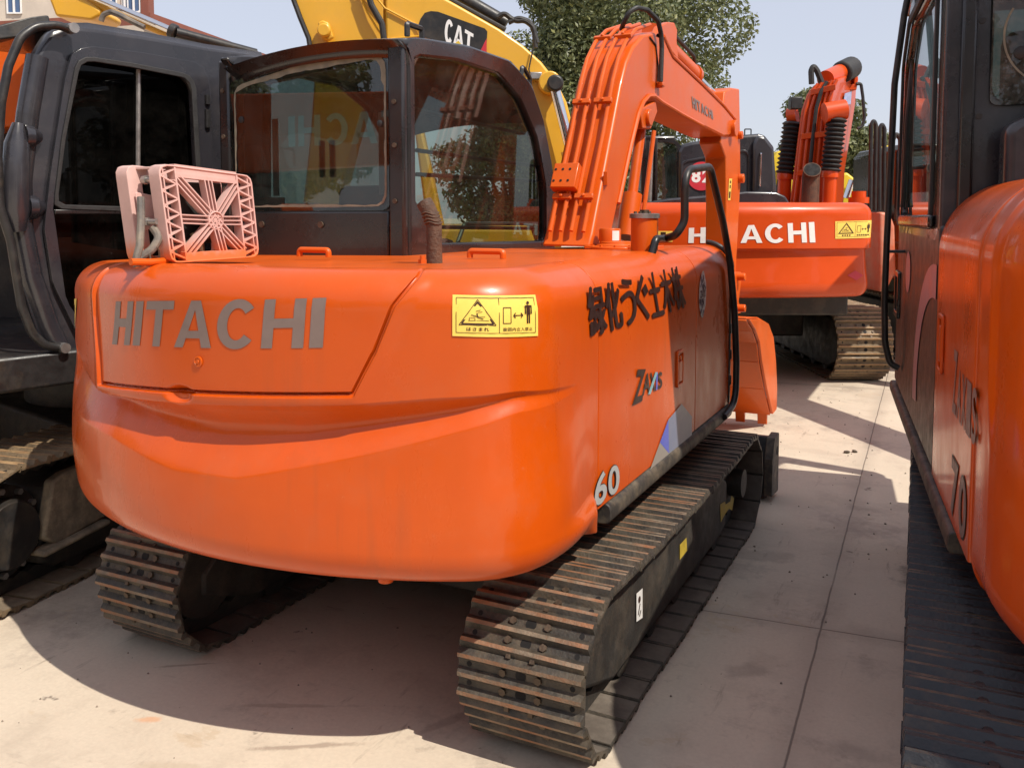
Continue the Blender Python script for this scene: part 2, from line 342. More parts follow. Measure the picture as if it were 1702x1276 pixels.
def track_path(y0,y1,r,zb,sag,pitch):
    pts=[];n=16
    for i in range(n+1): a=-math.pi/2+math.pi*i/n; pts.append((y1+r*math.cos(a),zb+r+r*math.sin(a)))
    m=20
    for i in range(1,m):
        t=i/m; pts.append((y1+(y0-y1)*t,zb+2*r-sag*math.sin(math.pi*t)**.8))
    for i in range(n+1): a=math.pi/2+math.pi*i/n; pts.append((y0+r*math.cos(a),zb+r+r*math.sin(a)))
    for i in range(1,m): t=i/m; pts.append((y0+(y1-y0)*t,zb))
    P=[Vector((0,a,b)) for a,b in pts]
    L=sum((P[(i+1)%len(P)]-P[i]).length for i in range(len(P))); N=max(8,round(L/pitch))
    return resample(P,N*8),N,L/N
def track(root,fr,xc,y0,y1,r,width,mats,pitch=.135,gh=.026,single=False,out=1,frame_col='dark',motor=False,sag=.02,label=None,phase=0):
    """out=+1: outer side faces +x.  y0 sprocket end, y1 idler end"""
    zb=gh
    S,N,p=track_path(y0,y1,r,zb,sag,pitch)
    me=shoe_mesh(width,p,gh,mats,not single)
    tr=MB(fr)
    K=len(S)
    # two rows of chain links, one closed band each
    for dx in (-.055,.055):
        vs=[];cen=Vector((0,(y0+y1)/2,zb+r))
        for i in range(K):
            t=(S[(i+1)%K]-S[i-1]).normalized(); nrm=Vector((0,t.z,-t.y)); a=S[i]-nrm*.006; b=S[i]-nrm*(.062+.008*math.cos(i*math.pi/2))
            for q in (a,b):
                for e in (-.017,.017): vs.append((xc+dx+e,q.y,q.z))
        fs=[]
        for i in range(K):
            j=(i+1)%K
            for a,b in ((0,1),(1,3),(3,2),(2,0)): fs.append((4*i+a,4*i+b,4*j+b,4*j+a))
        tr.add(vs,fs)
    part=tr.build('track_chain',M['dark'],root)
    if label: part['label']=label
    mi=root_matrix(root).inverted()@(fr or I4)
    joined=MB(fr)
    for k in range(N):
        c=S[(8*k+phase)%K]; t=(S[(8*k+phase+2)%K]-S[(8*k+phase-2)%K]).normalized(); nrm=Vector((0,t.z,-t.y))
        # local x stays across; y along t ; z outward
        m=Matrix(((1,0,0,xc),(0,t.y,nrm.y,c.y),(0,t.z,nrm.z,c.z),(0,0,0,1)))
        if (Vector((1,0,0)).cross(Vector((0,t.y,t.z)))).dot(nrm)<0: m=m@Matrix.Diagonal((-1,1,1,1))
        if single:
            for_v=[m@v.co for v in me.vertices]; o=len(joined.v); joined.v+=[tuple(q) for q in for_v]
            for f in me.polygons: joined.f.append([i+o for i in f.vertices]); joined.m.append(f.material_index)
        else:
            o=bpy.data.objects.new('track_shoe',me); COL.objects.link(o); o.parent=part
            o.matrix_local=mi@m@Matrix.Translation((random.uniform(-.0035,.0035),random.uniform(-.002,.002),random.uniform(-.0015,.0015)))@Matrix.Rotation(random.uniform(-.008,.008),4,'Z')@Matrix.Rotation(random.uniform(-.02,.02),4,'X')
    if single: joined.build('track_shoes',mats,part)
    # frame
    z0=zb+.045; z1=zb+2*r-.09
    f=MB(fr); fw=width*.56; d=out
    prof=[(y0+.16,z0+.05),(y0+.2,z1-.06),(y0+.34,z1)] if motor else [(y0-.03,z0+.10),(y0-.03,z1-.12),(y0+.10,z1-.02)]
    prof+=[(y0+.36,z1),(y1-.36,z1),(y1-.2,z1-.07),(y1-.22,z0+.03),(y1-.3,z0),(y0+.25,z0)]
    f.prism([(xc-fw/2,a,b) for a,b in prof],(fw,0,0))
    f.build('track_frame',M[frame_col],root,bevel=.018)
    n=5 if y1-y0<2.6 else 7
    for i in range(n):
        y=y0+.38+(y1-y0-.76)*i/(n-1); b=MB(fr); b.cyl((xc-width*.24,y,zb+.068),(xc+width*.24,y,zb+.068),.068,18); b.build('bottom_roller',M[frame_col],root)
    s=MB(fr); s.lathe((xc-d*.1,y0,zb+r),(d,0,0),[(0,r*.6),(.0,r*.72),(.2,r*.72),(.2,r*.55),(.27,r*.5),(.27,0)] if motor else [(0,r*.6),(.0,r*.72),(.12,r*.72),(.12,r*.55),(.17,r*.5),(.17,0)])
    so_=s.build('travel_motor' if motor else 'sprocket',M['black' if motor else frame_col],root,bevel=.004)
    if motor:
        for i in range(12):
            q=MB(fr); a=i*math.pi/6; q.cyl((xc+d*.1,y0+r*.64*math.cos(a),zb+r+r*.64*math.sin(a)),(xc+d*.122,y0+r*.64*math.cos(a),zb+r+r*.64*math.sin(a)),.014,6); q.build('bolt',M['steel'],so_)
    i_=MB(fr); i_.lathe((xc-d*.08,y1,zb+r),(d,0,0),[(0,r*.5),(0,r*.7),(.05,r*.7),(.06,r*.85),(.1,r*.85),(.11,r*.7),(.16,r*.7),(.16,.07),(.23,.07),(.23,0)])
    i_.build('idler_wheel',M[frame_col],root)
    return part

# ------------------------------------------------------------------ upper body with a round tail
class Body:
    """plan curve from the right front corner round the tail to the left front corner; s is the distance along it"""
    def __init__(s,xr,xl,yr,yl,c,rad,fr_,fl_):
        pts=[]
        cx=xr-fr_; cy=c[1]-math.sqrt((rad-fr_)**2-(cx-c[0])**2)
        tx=math.atan2(cy-c[1],cx-c[0])
        pts.append((xr,yr)); n=24
        ny=max(2,int((yr-cy)/.04))
        for i in range(1,ny): pts.append((xr,yr+(cy-yr)*i/ny))
        for i in range(n+1): a=0+(tx)*i/n; pts.append((cx+fr_*math.cos(a),cy+fr_*math.sin(a)))
        cx2=xl+fl_; cy2=c[1]-math.sqrt((rad-fl_)**2-(cx2-c[0])**2); t2=math.atan2(cy2-c[1],cx2-c[0])
        for i in range(1,60): a=tx+(t2-tx)*i/60; pts.append((c[0]+rad*math.cos(a),c[1]+rad*math.sin(a)))
        for i in range(n+1): a=t2+(-math.pi-t2)*i/n; pts.append((cx2+fl_*math.cos(a),cy2+fl_*math.sin(a)))
        ny=max(2,int((yl-cy2)/.06))
        for i in range(1,ny+1): pts.append((xl,cy2+(yl-cy2)*i/ny))
        P=np.array(pts); P=P[np.r_[True,np.linalg.norm(np.diff(P,axis=0),axis=1)>1e-5]]
        s.P=P; s.S=np.r_[0,np.cumsum(np.linalg.norm(np.diff(P,axis=0),axis=1))]; s.len=s.S[-1]
        T=np.gradient(P,s.S,axis=0); s.T=T/np.linalg.norm(T,axis=1)[:,None]
        s.disp=None; s.fr=None
    def xy(s,u): return np.stack([np.interp(u,s.S,s.P[:,0]),np.interp(u,s.S,s.P[:,1])],-1)
    def nrm(s,u):
        t=np.stack([np.interp(u,s.S,s.T[:,0]),np.interp(u,s.S,s.T[:,1])],-1); t/=np.linalg.norm(t,axis=-1)[...,None]
        return np.stack([-t[...,1],t[...,0]],-1)*1.0
    def pt(s,u,z,lift=0):
        u=np.asarray(u,float);z=np.asarray(z,float); d,zz=s.disp(u,z); xy=s.xy(u)+s.nrm(u)*(d+lift)[...,None]
        return np.concatenate([xy,zz[...,None]],-1)
    def p1(s,u,z,lift=.0025): q=s.pt(np.array([u]),np.array([z]),lift)[0]; return Vector(q)
    def hit(s,px,py):
        """(s,z) where the sight line through a photo point meets the plan curve"""
        d=ray(px,py); c=_C.copy(); P=s.P
        if s.fr is not None:
            iv=s.fr.inverted(); c=np.array(iv@Vector(c)); d=np.array((iv.to_3x3()@Vector(d)))
        best=None
        for i in range(len(P)-1):
            e=P[i+1]-P[i]; A=np.array([[d[0],-e[0]],[d[1],-e[1]]]); dt=np.linalg.det(A)
            if abs(dt)<1e-9: continue
            t,k=np.linalg.solve(A,P[i]-c[:2])
            if t>0 and -.001<=k<=1.001 and (best is None or t<best[0]): best=(t,s.S[i]+k*(s.S[i+1]-s.S[i]))
        if best is None: return s.hit(px+(3 if px<851 else -3),py)     # just past the silhouette
        return best[1], c[2]+d[2]*best[0]
def seg_dist(px,py,poly):
    d=np.full(px.shape,9.); ins=np.zeros(px.shape,bool); n=len(poly)
    for i in range(n):
        a=np.array(poly[i]);b=np.array(poly[(i+1)%n]); e=b-a
        t=np.clip(((px-a[0])*e[0]+(py-a[1])*e[1])/(e@e),0,1)
        d=np.minimum(d,np.hypot(px-a[0]-t*e[0],py-a[1]-t*e[1]))
        c=((a[1]>py)!=(b[1]>py))
        with np.errstate(divide='ignore',invalid='ignore'): xx=(b[0]-a[0])*(py-a[1])/(b[1]-a[1])+a[0]
        ins^=c&(px<xx)
    return d,ins
def sstep(a,b,x): t=np.clip((x-a)/(b-a),0,1); return t*t*(3-2*t)
def body_parts(body,us,zs,regions,parent,fr,mats,smooth=50,warp=None):
    """regions: function (s,z)->integer part per face; mats: list of (name, material)"""
    U,Zz=np.meshgrid(us,zs,indexing='ij')
    if warp: U=warp(U,Zz)
    P=body.pt(U.ravel(),Zz.ravel()).reshape(len(us),len(zs),3)
    uc=(U[1:,1:]+U[:-1,:-1])/2; zc=(Zz[1:,1:]+Zz[:-1,:-1])/2; rg=regions(uc,zc); obs={}
    nz=len(zs); flat=P.reshape(-1,3)
    for k,(nm,mt) in enumerate(mats):
        ii,jj=np.where(rg==k)
        if len(ii)==0: continue
        q=np.stack([ii*nz+jj,(ii+1)*nz+jj,(ii+1)*nz+jj+1,ii*nz+jj+1],-1); us_,inv=np.unique(q,return_inverse=True)
        mb=MB(fr); mb.add([tuple(x) for x in flat[us_]],inv.reshape(q.shape).tolist())
        obs[nm]=mb.build(nm,mt,parent,smooth=smooth)
    return obs

# ================================================================== GROUND
STAINS_SHEEN=[(-2.26,1.93,.05,.02,.5,(.62,.22,.05),.7),(-1.05,2.03,.28,.10,.1,(.42,.30,.17),.55),(-.36,4.1,.34,.14,.2,(.62,.53,.42),.5),(-.10,4.25,.09,.17,0,(.035,.03,.028),.85),  # palest patch is a light sheen painted into the concrete colour
    (-2.75,2.78,.10,.05,.3,(.20,.15,.11),.7),(-1.75,2.02,.20,.014,.55,(.17,.11,.08),.8),(-1.9,2.2,.26,.012,.45,(.22,.17,.13),.6),(-1.4,2.35,.02,.2,-.4,(.22,.17,.14),.6),(-.8,4.2,.16,.10,.4,(.22,.175,.14),.6),
    (-1.3,2.6,.16,.08,.2,(.20,.17,.15),.5),(-.62,3.1,.09,.05,.9,(.20,.16,.13),.55),(-.5,5.6,.22,.05,.3,(.38,.31,.24),.5),(-.9,6.3,.3,.06,-.2,(.40,.33,.26),.5),(-2.4,2.25,.12,.008,.6,(.15,.10,.07),.75),(-2.0,1.78,.09,.03,.4,(.36,.28,.19),.5),(-.25,2.75,.10,.06,.0,(.22,.18,.15),.5)]
def ground_material():
    m=bpy.data.materials.new('concrete'); m.use_nodes=True; N=m.node_tree.nodes; L=m.node_tree.links; b=N['Principled BSDF']
    g=N.new('ShaderNodeNewGeometry'); P=g.outputs['Position']
    def noise(scale,det=8,ro=.6,st=None,rot=0):
        s=P
        if st:
            mp=N.new('ShaderNodeMapping'); mp.inputs['Scale'].default_value=st; mp.inputs['Rotation'].default_value=(0,0,rot); L.new(P,mp.inputs[0]); s=mp.outputs[0]
        n=N.new('ShaderNodeTexNoise'); n.inputs['Scale'].default_value=scale;n.inputs['Detail'].default_value=det;n.inputs['Roughness'].default_value=ro; L.new(s,n.inputs['Vector']); return n.outputs[0]
    def rng(s,a,c,lo,hi):
        r=N.new('ShaderNodeMapRange'); r.inputs[1].default_value=a;r.inputs[2].default_value=c;r.inputs[3].default_value=lo;r.inputs[4].default_value=hi; L.new(s,r.inputs[0]); return r.outputs[0]
    def mixc(f,a,c,bl='MIX'):
        x=N.new('ShaderNodeMix'); x.data_type='RGBA'; x.blend_type=bl
        if isinstance(f,float): x.inputs[0].default_value=f
        else: L.new(f,x.inputs[0])
        for i,q in ((6,a),(7,c)):
            if isinstance(q,tuple): x.inputs[i].default_value=(*q,1)
            else: L.new(q,x.inputs[i])
        return x.outputs[2]
    def mth(op,a,c=None):
        x=N.new('ShaderNodeMath'); x.operation=op
        for i,q in ((0,a),(1,c)):
            if q is None: continue
            if isinstance(q,(int,float)): x.inputs[i].default_value=q
            else: L.new(q,x.inputs[i])
        return x.outputs[0]
    c=mixc(rng(noise(.55,10,.62),.35,.65,0,1),(.63,.54,.42),(.52,.44,.345))
    c=mixc(rng(noise(2.6,10,.7),.52,.72,0,.55),c,(.35,.285,.22))
    c=mixc(rng(noise(1.4,12,.75,(1,1,1)),.54,.64,0,.6),c,(.28,.23,.19))
    c=mixc(rng(noise(9,6,.7),.62,.74,0,.5),c,(.22,.175,.14))
    c=mixc(rng(noise(2.6,7,.66,(5,.8,1),.45),.62,.70,0,.5),c,(.20,.155,.12))      # scrape streaks
    c=mixc(rng(noise(2.2,7,.68,(1.1,5,1),-.25),.63,.71,0,.45),c,(.24,.19,.15))
    c=mixc(rng(noise(1.1,8,.7,(1,1,1),1.),.64,.70,0,.30),c,(.50,.41,.29))
    c=mixc(rng(noise(70,3,.6),.3,.7,0,.16),c,(.25,.2,.16))
    sx=N.new('ShaderNodeSeparateXYZ'); L.new(P,sx.inputs[0])
    wob=rng(noise(5,3),.3,.7,-.002,.002)
    def joint(coord,slope_other,slope,off,per):
        a=mth('ADD',mth('ADD',coord,mth('MULTIPLY',slope_other,slope)),-off+per/2); a=mth('ADD',a,wob)
        a=mth('ABSOLUTE',mth('SUBTRACT',mth('FLOORED_MODULO',a,per),per/2))
        return a
    j1=joint(sx.outputs[0],sx.outputs[1],.0252,-.335,4.2); j2=joint(sx.outputs[1],sx.outputs[0],-.09,3.583,5.3)
    j=mth('MINIMUM',j1,j2)
    c=mixc(rng(j,.012,.09,.22,0),c,(.20,.16,.13))
    c=mixc(rng(j,.002,.005,.75,0),c,(.10,.08,.065))
    c=mixc(rng(noise(5.5,4,.6,(1,1,1)),.69,.72,0,.75),c,(.13,.10,.08))
    c=mixc(rng(noise(1.9,9,.72,(1,1.6,1),.8),.60,.63,0,.4),c,(.46,.345,.22))
    dx=N.new('ShaderNodeTexNoise'); dx.inputs['Scale'].default_value=7; dx.inputs['Detail'].default_value=8; dx.inputs['Roughness'].default_value=.7; L.new(P,dx.inputs['Vector'])
    for (px,py,rx,ry,ang,colr,am) in STAINS_SHEEN:
        mp=N.new('ShaderNodeMapping'); mp.vector_type='TEXTURE'; mp.inputs['Location'].default_value=(px,py,0); mp.inputs['Rotation'].default_value=(0,0,ang); mp.inputs['Scale'].default_value=(rx,ry,1); L.new(P,mp.inputs[0])
        ln=N.new('ShaderNodeVectorMath'); ln.operation='LENGTH'; L.new(mp.outputs[0],ln.inputs[0])
        e_=mth('ADD',ln.outputs['Value'],mth('MULTIPLY',mth('SUBTRACT',dx.outputs[0],.5),3.6))
        c=mixc(rng(e_,.55,1.10,am*.6,0),c,colr)
    L.new(c,b.inputs['Base Color']); b.inputs['Roughness'].default_value=.78
    L.new(rng(noise(3,6),.3,.7,.6,.9),b.inputs['Roughness'])
    hh=mth('ADD',mth('MULTIPLY',noise(60,5,.7),.35),mth('MULTIPLY',noise(9,5),.6)); hh=mth('SUBTRACT',hh,rng(j,.002,.006,1.2,0))
    bp=N.new('ShaderNodeBump'); bp.inputs['Strength'].default_value=.22; bp.inputs['Distance'].default_value=.008; L.new(hh,bp.inputs['Height']); L.new(bp.outputs[0],b.inputs['Normal'])
    return m
gm=MB(); gm.add([(-300,-200,0),(300,-200,0),(300,600,0),(-300,600,0)],[(0,1,2,3)])
g=kind(gm.build('ground',ground_material()),'structure'); g['label']='sunlit pale concrete yard with dark joints and stains'

# ================================================================== MAIN ORANGE EXCAVATOR
exc=thing('excavator','orange compact excavator in the middle with grey lettering on its tail hood and black cab','excavator',(-1.87,3.45,0))
XR=-1.0; XL=-3.09
body=Body(XR,XL,4.43,3.35,(-1.90,3.45),1.595,.30,.15)
ZB,ZT=.60,1.457
H=body.hit
hood_px=[(152,446),(160,520),(172,634),(585,656),(622,585),(652,510),(690,462),(722,436)]
hp=[H(*p) for p in hood_px]; hp=[(s,min(z,ZT+.1)) for s,z in hp]
hp[0]=(hp[0][0],1.7); hp[-1]=(hp[-1][0]-.03,1.7)
def curve(pts): q=sorted(H(*p) for p in pts); return np.array([a for a,_ in q]),np.array([b for _,b in q])
lipS,lipZ=curve([(108,560),(170,648),(300,668),(580,672),(720,662),(860,650),(950,640)])
valS,valZ=curve([(108,590),(240,684),(350,716),(500,722),(700,697),(860,662),(950,645)])
botS,botZ=curve([(112,650),(200,722),(300,776),(400,792),(600,756),(780,712),(860,686),(950,655)])
depS=np.array([H(x,600)[0] for x in (960,900,800,700,560,420,300,200,130,106)]); depA=np.array([0,.006,.022,.036,.045,.048,.045,.036,.018,.006])
s_rear=H(935,700)[0]; s_seam=float(np.interp(-2.62,-body.P[:60,1],body.S[:60])); s_front=float(np.interp(-3.80,-body.P[:60,1],body.S[:60]))
notch=H(329,601)
def disp_main(s,z):
    s=np.asarray(s,float);z=np.asarray(z,float)
    rt=.135-.03*sstep(s_seam,s_seam+.9,s)
    q=np.clip((z-(ZT-rt))/rt,0,1); d=-(rt-rt*np.sqrt(np.clip(1-q*q,0,1)))
    tail=sstep(s_seam+.02,s_seam+.10,s)
    rb=.10; q=np.clip(((ZB+rb)-z)/rb,0,1); d-=tail*(rb*.8)*(1-np.sqrt(np.clip(1-q*q,0,1)))
    # tail bulges a little past the side panel low down
    d+=(.022*sstep(s_seam,s_seam+.06,s)*(1-sstep(.66,.74,z))*(1-sstep(s_seam+.12,s_seam+.40,s))+.026*sstep(s_seam+.03,s_seam+.30,s)*(1-sstep(.72,1.1,z)))*(1-sstep(body.len-1.6,body.len-1.2,s))
    d+=.02*sstep(.62,.85,z)*(1-sstep(.85,1.3,z))*sstep(s_seam+1.0,s_seam+2.2,s)
    # scoop across the tail
    zl=np.interp(s,lipS,lipZ);zv=np.interp(s,valS,valZ);zb=np.interp(s,botS,botZ);A=np.interp(s,depS,depA)
    up=np.clip((zl-z)/np.maximum(zl-zv,.004),0,1); dn=np.clip((z-zb)/np.maximum(zv-zb,.004),0,1)
    tri=np.where(z>zv,up,dn); u_=1-(tri*.75+.25*tri*tri*(3-2*tri)); tri=1-np.sqrt(u_*u_+.02)*(1/math.sqrt(1.02)); d-=1.3*A*tri
    # engine hood gap and its raised rim
    dist,ins=seg_dist(s,z,hp)
    d-=.016*(1-sstep(.003,.008,dist))
    d+=np.where(ins,-.004,.007*(1-sstep(.012,.05,dist)))
    # finger notch under the hood
    nd=np.hypot((s-notch[0])/1.9,(z-(notch[1]-.075)))
    nt_=H(300,655); nd=np.hypot((s-nt_[0])/2.2,(z-nt_[1])); d-=.02*(1-sstep(.012,.030,nd))
    # panel seams
    for s0,w_ in ((s_seam,.003),(s_front,.004)): d-=.009*(1-sstep(w_*.5,w_*1.6,np.abs(s-s0)))
    k=1-.035*sstep(body.len-2.2,body.len-.9,s)
    return d,ZB+(z-ZB)*k
body.disp=disp_main
def dense(L0,L1,marks,n,fine=.002):
    a=np.linspace(L0,L1,n)
    for m_ in marks: a=np.r_[a,np.arange(m_-.012,m_+.0121,fine)]
    return np.unique(np.round(np.clip(a,L0,L1),5))
# columns follow the slanted ends of the hood so that its gap runs clean
ez=np.array([p[1] for p in hp[3:]]); es=np.array([p[0] for p in hp[3:]]); o_=np.argsort(ez); ez=ez[o_];es=es[o_]; e0=float(np.interp(1.28,ez,es))
lz=np.array([hp[2][1],hp[1][1],hp[0][1]]); ls=np.array([hp[2][0],hp[1][0],hp[0][0]]); l0=float(np.interp(1.28,lz,ls))
def warp_main(U,Z):
    zz=np.clip(Z,ez[0],ZT)
    U=U+(np.interp(zz,ez,es)-e0)*np.clip(1-np.abs(U-e0)/.42,0,1)
    return U+(np.interp(Z,lz,ls)-l0)*np.clip(1-np.abs(U-l0)/.30,0,1)
us=dense(0,body.len,[s_seam,s_front,e0,l0],640); zs=np.unique(np.r_[np.linspace(ZB,1.32,190),ZT-.135+.135*np.sin(np.linspace(0,math.pi/2,22)),np.arange(min(hp[2][1],hp[3][1])-.012,max(hp[2][1],hp[3][1])+.014,.0015)])
def reg_main(s,z):
    r=np.full(s.shape,0); r[s<s_seam]=1; r[s<s_front]=2
    _,ins=seg_dist(s,z,hp); r[ins]=3
    r[(s<s_seam)&(z<.665)]=-1
    return r
parts=body_parts(body,us,zs,reg_main,exc,None,[('counterweight',M['orange']),('side_panel',M['orangeside']),('front_cover',M['orangeside']),('engine_hood',M['orange'])],warp=warp_main)
parts['engine_hood']['label']='tail hood lettered in grey'
cw=parts['counterweight']; hood=parts['engine_hood']; side=parts['side_panel']; fcov=parts['front_cover']
ring=body.pt(np.linspace(0,body.len,160),np.full(160,ZT))
tp=MB(); tp.add([tuple(p) for p in ring],[list(range(160))]); tp.build('top_cover',M['orange2'],exc)
ring=body.pt(np.linspace(s_seam,body.len,140),np.full(140,ZB)); bt=MB(); bt.add([tuple(p) for p in ring],[list(range(140))]); bt.build('counterweight_base',M['orange'],cw)
def onbody(px_bl,px_br,px_tr,px_tl,lift=.003,body=body):
    q=[body.hit(*p) for p in (px_bl,px_br,px_tr,px_tl)]
    def fn(a,b):
        s=(q[0][0]*(1-a)+q[1][0]*a)*(1-b)+(q[3][0]*(1-a)+q[2][0]*a)*b; z=(q[0][1]*(1-a)+q[1][1]*a)*(1-b)+(q[3][1]*(1-a)+q[2][1]*a)*b
        return body.p1(s,z,lift)
    return fn
# lettering on the hood
fn=onbody((186,570),(536,578),(541,495),(191,499),.0016); t=MB(); xs=[0,.185,.265,.30,.45,.64,.84,.94,1]
for ch,a0,a1 in (('H',0,.175),('I',.205,.245),('T',.27,.435),('A',.43,.60),('C',.60,.745),('H',.775,.905),('I',.94,1.0)):
    pass
def blockword(t,fn,word,widths,gap,mi=0,st=.045):
    """heavy grotesque capitals built of strokes in the unit box"""
    tot=sum(widths)+gap*(len(word)-1); x=0
    for ch,wd in zip(word,widths):
        a0=x/tot;a1=(x+wd)/tot; f=lambda a,b,a0=a0,a1=a1:fn(a0+(a1-a0)*a,b); sw=st/tot/(a1-a0)
        if ch=='H': gridquad(t,f,0,0,sw,1,1,5,mi);gridquad(t,f,1-sw,0,1,1,1,5,mi);gridquad(t,f,sw,.415,1-sw,.605,3,1,mi)
        elif ch=='I': gridquad(t,f,0,0,1,1,1,5,mi)
        elif ch=='T': gridquad(t,f,0,.81,1,1,4,1,mi);gridquad(t,f,.5-sw/2,0,.5+sw/2,.81,1,4,mi)
        elif ch=='A':
            k=.5-sw*.55
            t.add([f(0,0),f(sw*1.05,0),f(.5,.80),f(.5,1),f(k,1)],[(0,1,2,3,4)],mi)
            t.add([f(1,0),f(1-sw*1.05,0),f(.5,.80),f(.5,1),f(1-k,1)],[(0,1,2,3,4)],mi)
            gridquad(t,f,.24,.20,.76,.36,2,1,mi)
        elif ch=='C':
            n=26; o=[];i_=[]
            for q in range(n+1):
                an=R(40)+R(280)*q/n; o.append(f(.5+.5*math.cos(an)*1.02,.5+.52*math.sin(an))); i_.append(f(.5+(.5-sw)*math.cos(an)*1.02,.5+.335*math.sin(an)))
            t.add(o+i_,[(q,q+1,n+2+q,n+1+q) for q in range(n)],mi)
        x+=wd+gap
WORD='HITACHI'; WID=[.205,.072,.235,.262,.245,.232,.072]
blockword(t,fn,WORD,WID,.030,st=.063); t.build('lettering',M['decalgrey'],hood)
k=MB(); c_=H(329,601); q=body.p1(*c_,.001); nn=Vector((*body.nrm(np.array([c_[0]]))[0],0))
k.lathe(q,nn,[(0,.016),(.003,.016),(.004,.012),(.002,.011),(.002,.006),(.005,.005),(.005,0)]); k.build('lock',M['orange2'],hood)
warning_label('warning_label',onbody((752,558),(893,558),(893,490),(752,490),.003),onbody((752,558),(893,558),(893,490),(752,490),.004),cw)
k=MB(); f=onbody((103,538),(118,538),(119,488),(106,488),.004); gridquad(k,f,-.6,0,1,1,3,3); o=k.build('warning_label',M['labely'],cw)
k=MB(); f=onbody((103,538),(118,538),(119,488),(106,488),.005); gridquad(k,f,.3,.5,.55,.8);gridquad(k,f,.62,.35,.7,.85);gridquad(k,f,.3,.12,.9,.2); k.build('marking',M['ink'],o)
# writing on the flank
sx_=XR+.0035
def flank(bl,br,tr,tl,x=None): return quadfn(*[onX(*p,XR+.004 if x is None else x) for p in (bl,br,tr,tl)])
jt=MB(); f=flank((982,562),(1142,511),(1129,441),(973,477))
for i,ch in enumerate('緑化うぐ土木株'):
    for q_,(da,db) in enumerate(((0,0),(.03,0),(-.03,0),(.055,0),(-.055,0),(0,.014),(0,-.014),(.03,.012),(-.03,-.012))):
        textquad(jt,ch,lambda a,b,i=i:Vector(f((i+.05+a*.90+da)/7,.02+.96*b+db))+Vector((.00012*q_,0,0)),bold=.0)
jt.build('lettering',M['decalblack'],side)
zt=MB(); f=flank((1051,674),(1101,650),(1101,612),(1057,614))
textquad(zt,'Z',lambda a,b:f(a*.36,b),bold=.03,shear=.1)
for ch,a0,a1,mi in (('A',.30,.56,0),('X',.52,.76,0),('I',.765,.82,2),('S',.83,1.0,0)): textquad(zt,ch,lambda a,b:f(a0+(a1-a0)*a,.16+.70*b),bold=.02,mi=mi)
bar2(zt,lambda a,b:Vector(f(a,b))+Vector((.0008,0,0)),(.53,.12),(.76,.86),.10,1.1,mi=1)
zt.build('lettering',[M['decalblack'],M['cyan'],M['blue']],side)
nb=MB(); f=flank((986,846),(1031,813),(1030,768),(989,789))
for lift,b_,mi in ((0,.05,1),(.0012,.022,0)):
    for i,ch in enumerate('60'):
        e=.03 if mi else .0
        textquad(nb,ch,lambda a,b,i=i:Vector(f(i*.5+.02+(a*(1+2*e)-e)*.45,b*(1+2*e)-e))+Vector((lift,0,0)),bold=b_,mi=mi)
nb.build('numbering',[M['silver'],M['decalblack']],side)
gr=MB()
for poly,mi,l in (([(1079,784),(1097,735),(1112,753),(1150,724),(1150,733)],0,.003),([(1097,735),(1111,697),(1112,753)],1,.0034),([(1111,697),(1133,671),(1150,692),(1150,726),(1112,753)],2,.0031)):
    gr.add([onX(*p,XR+l) for p in poly],[list(range(len(poly)))],mi)
gr.build('graphic',[M['stone'],M['blue'],mat('slate_vinyl',(.17,.20,.30),.35,0,.06,9)],side)
em=MB(); c_=Vector(onX(1168,489,XR+.003)); n=24
def sp(a,r): return c_+Vector((0,.062*r*math.cos(a)*(1 if abs(math.sin(a))<.6 else .8),.105*r*math.sin(a)))
em.add([sp(2*math.pi*i/n,1) for i in range(n)],[list(range(n))],0)
o=em.build('sticker',M['silver'],fcov)
em=MB()
for i in range(46):
    a=random.uniform(0,6.28);r=random.uniform(.1,.85)**.6; p=sp(a,r)+Vector((.0008,0,0)); s=random.uniform(.004,.009)
    em.add([p+Vector((0,-s,-s*1.2)),p+Vector((0,s,-s)),p+Vector((0,s*.8,s*1.3)),p+Vector((0,-s,s))],[(0,1,2,3)],0)
textquad(em,'ZAXIS',lambda a,b:c_+Vector((.0014,-.045+.09*a,-.015+.034*b)),bold=.03,mi=1)
em.build('marking',[mat('speckle_vinyl',(.10,.08,.11),.5,0,.3,30),M['decalblack']],o)
# door latch on the flank
hl=MB(); A=Vector(onX(1129,612,XR)); hl.ring(fillet([A+Vector((0,-.045,-.075)),A+Vector((0,.045,-.075)),A+Vector((0,.045,.075)),A+Vector((0,-.045,.075))],.012),fillet([A+Vector((0,-.033,-.062)),A+Vector((0,.033,-.062)),A+Vector((0,.033,.062)),A+Vector((0,-.033,.062))],.01),(.008,0,0))
o=hl.build('latch',M['orange2'],side,bevel=.002)
hl=MB(); hl.box(A+Vector((.004,0,-.012)),(.006,.05,.085)); hl.cyl(A+Vector((0,-.01,.045)),A+Vector((.011,-.01,.045)),.010,12); hl.build('latch_handle',M['orange2'],o,bevel=.003)
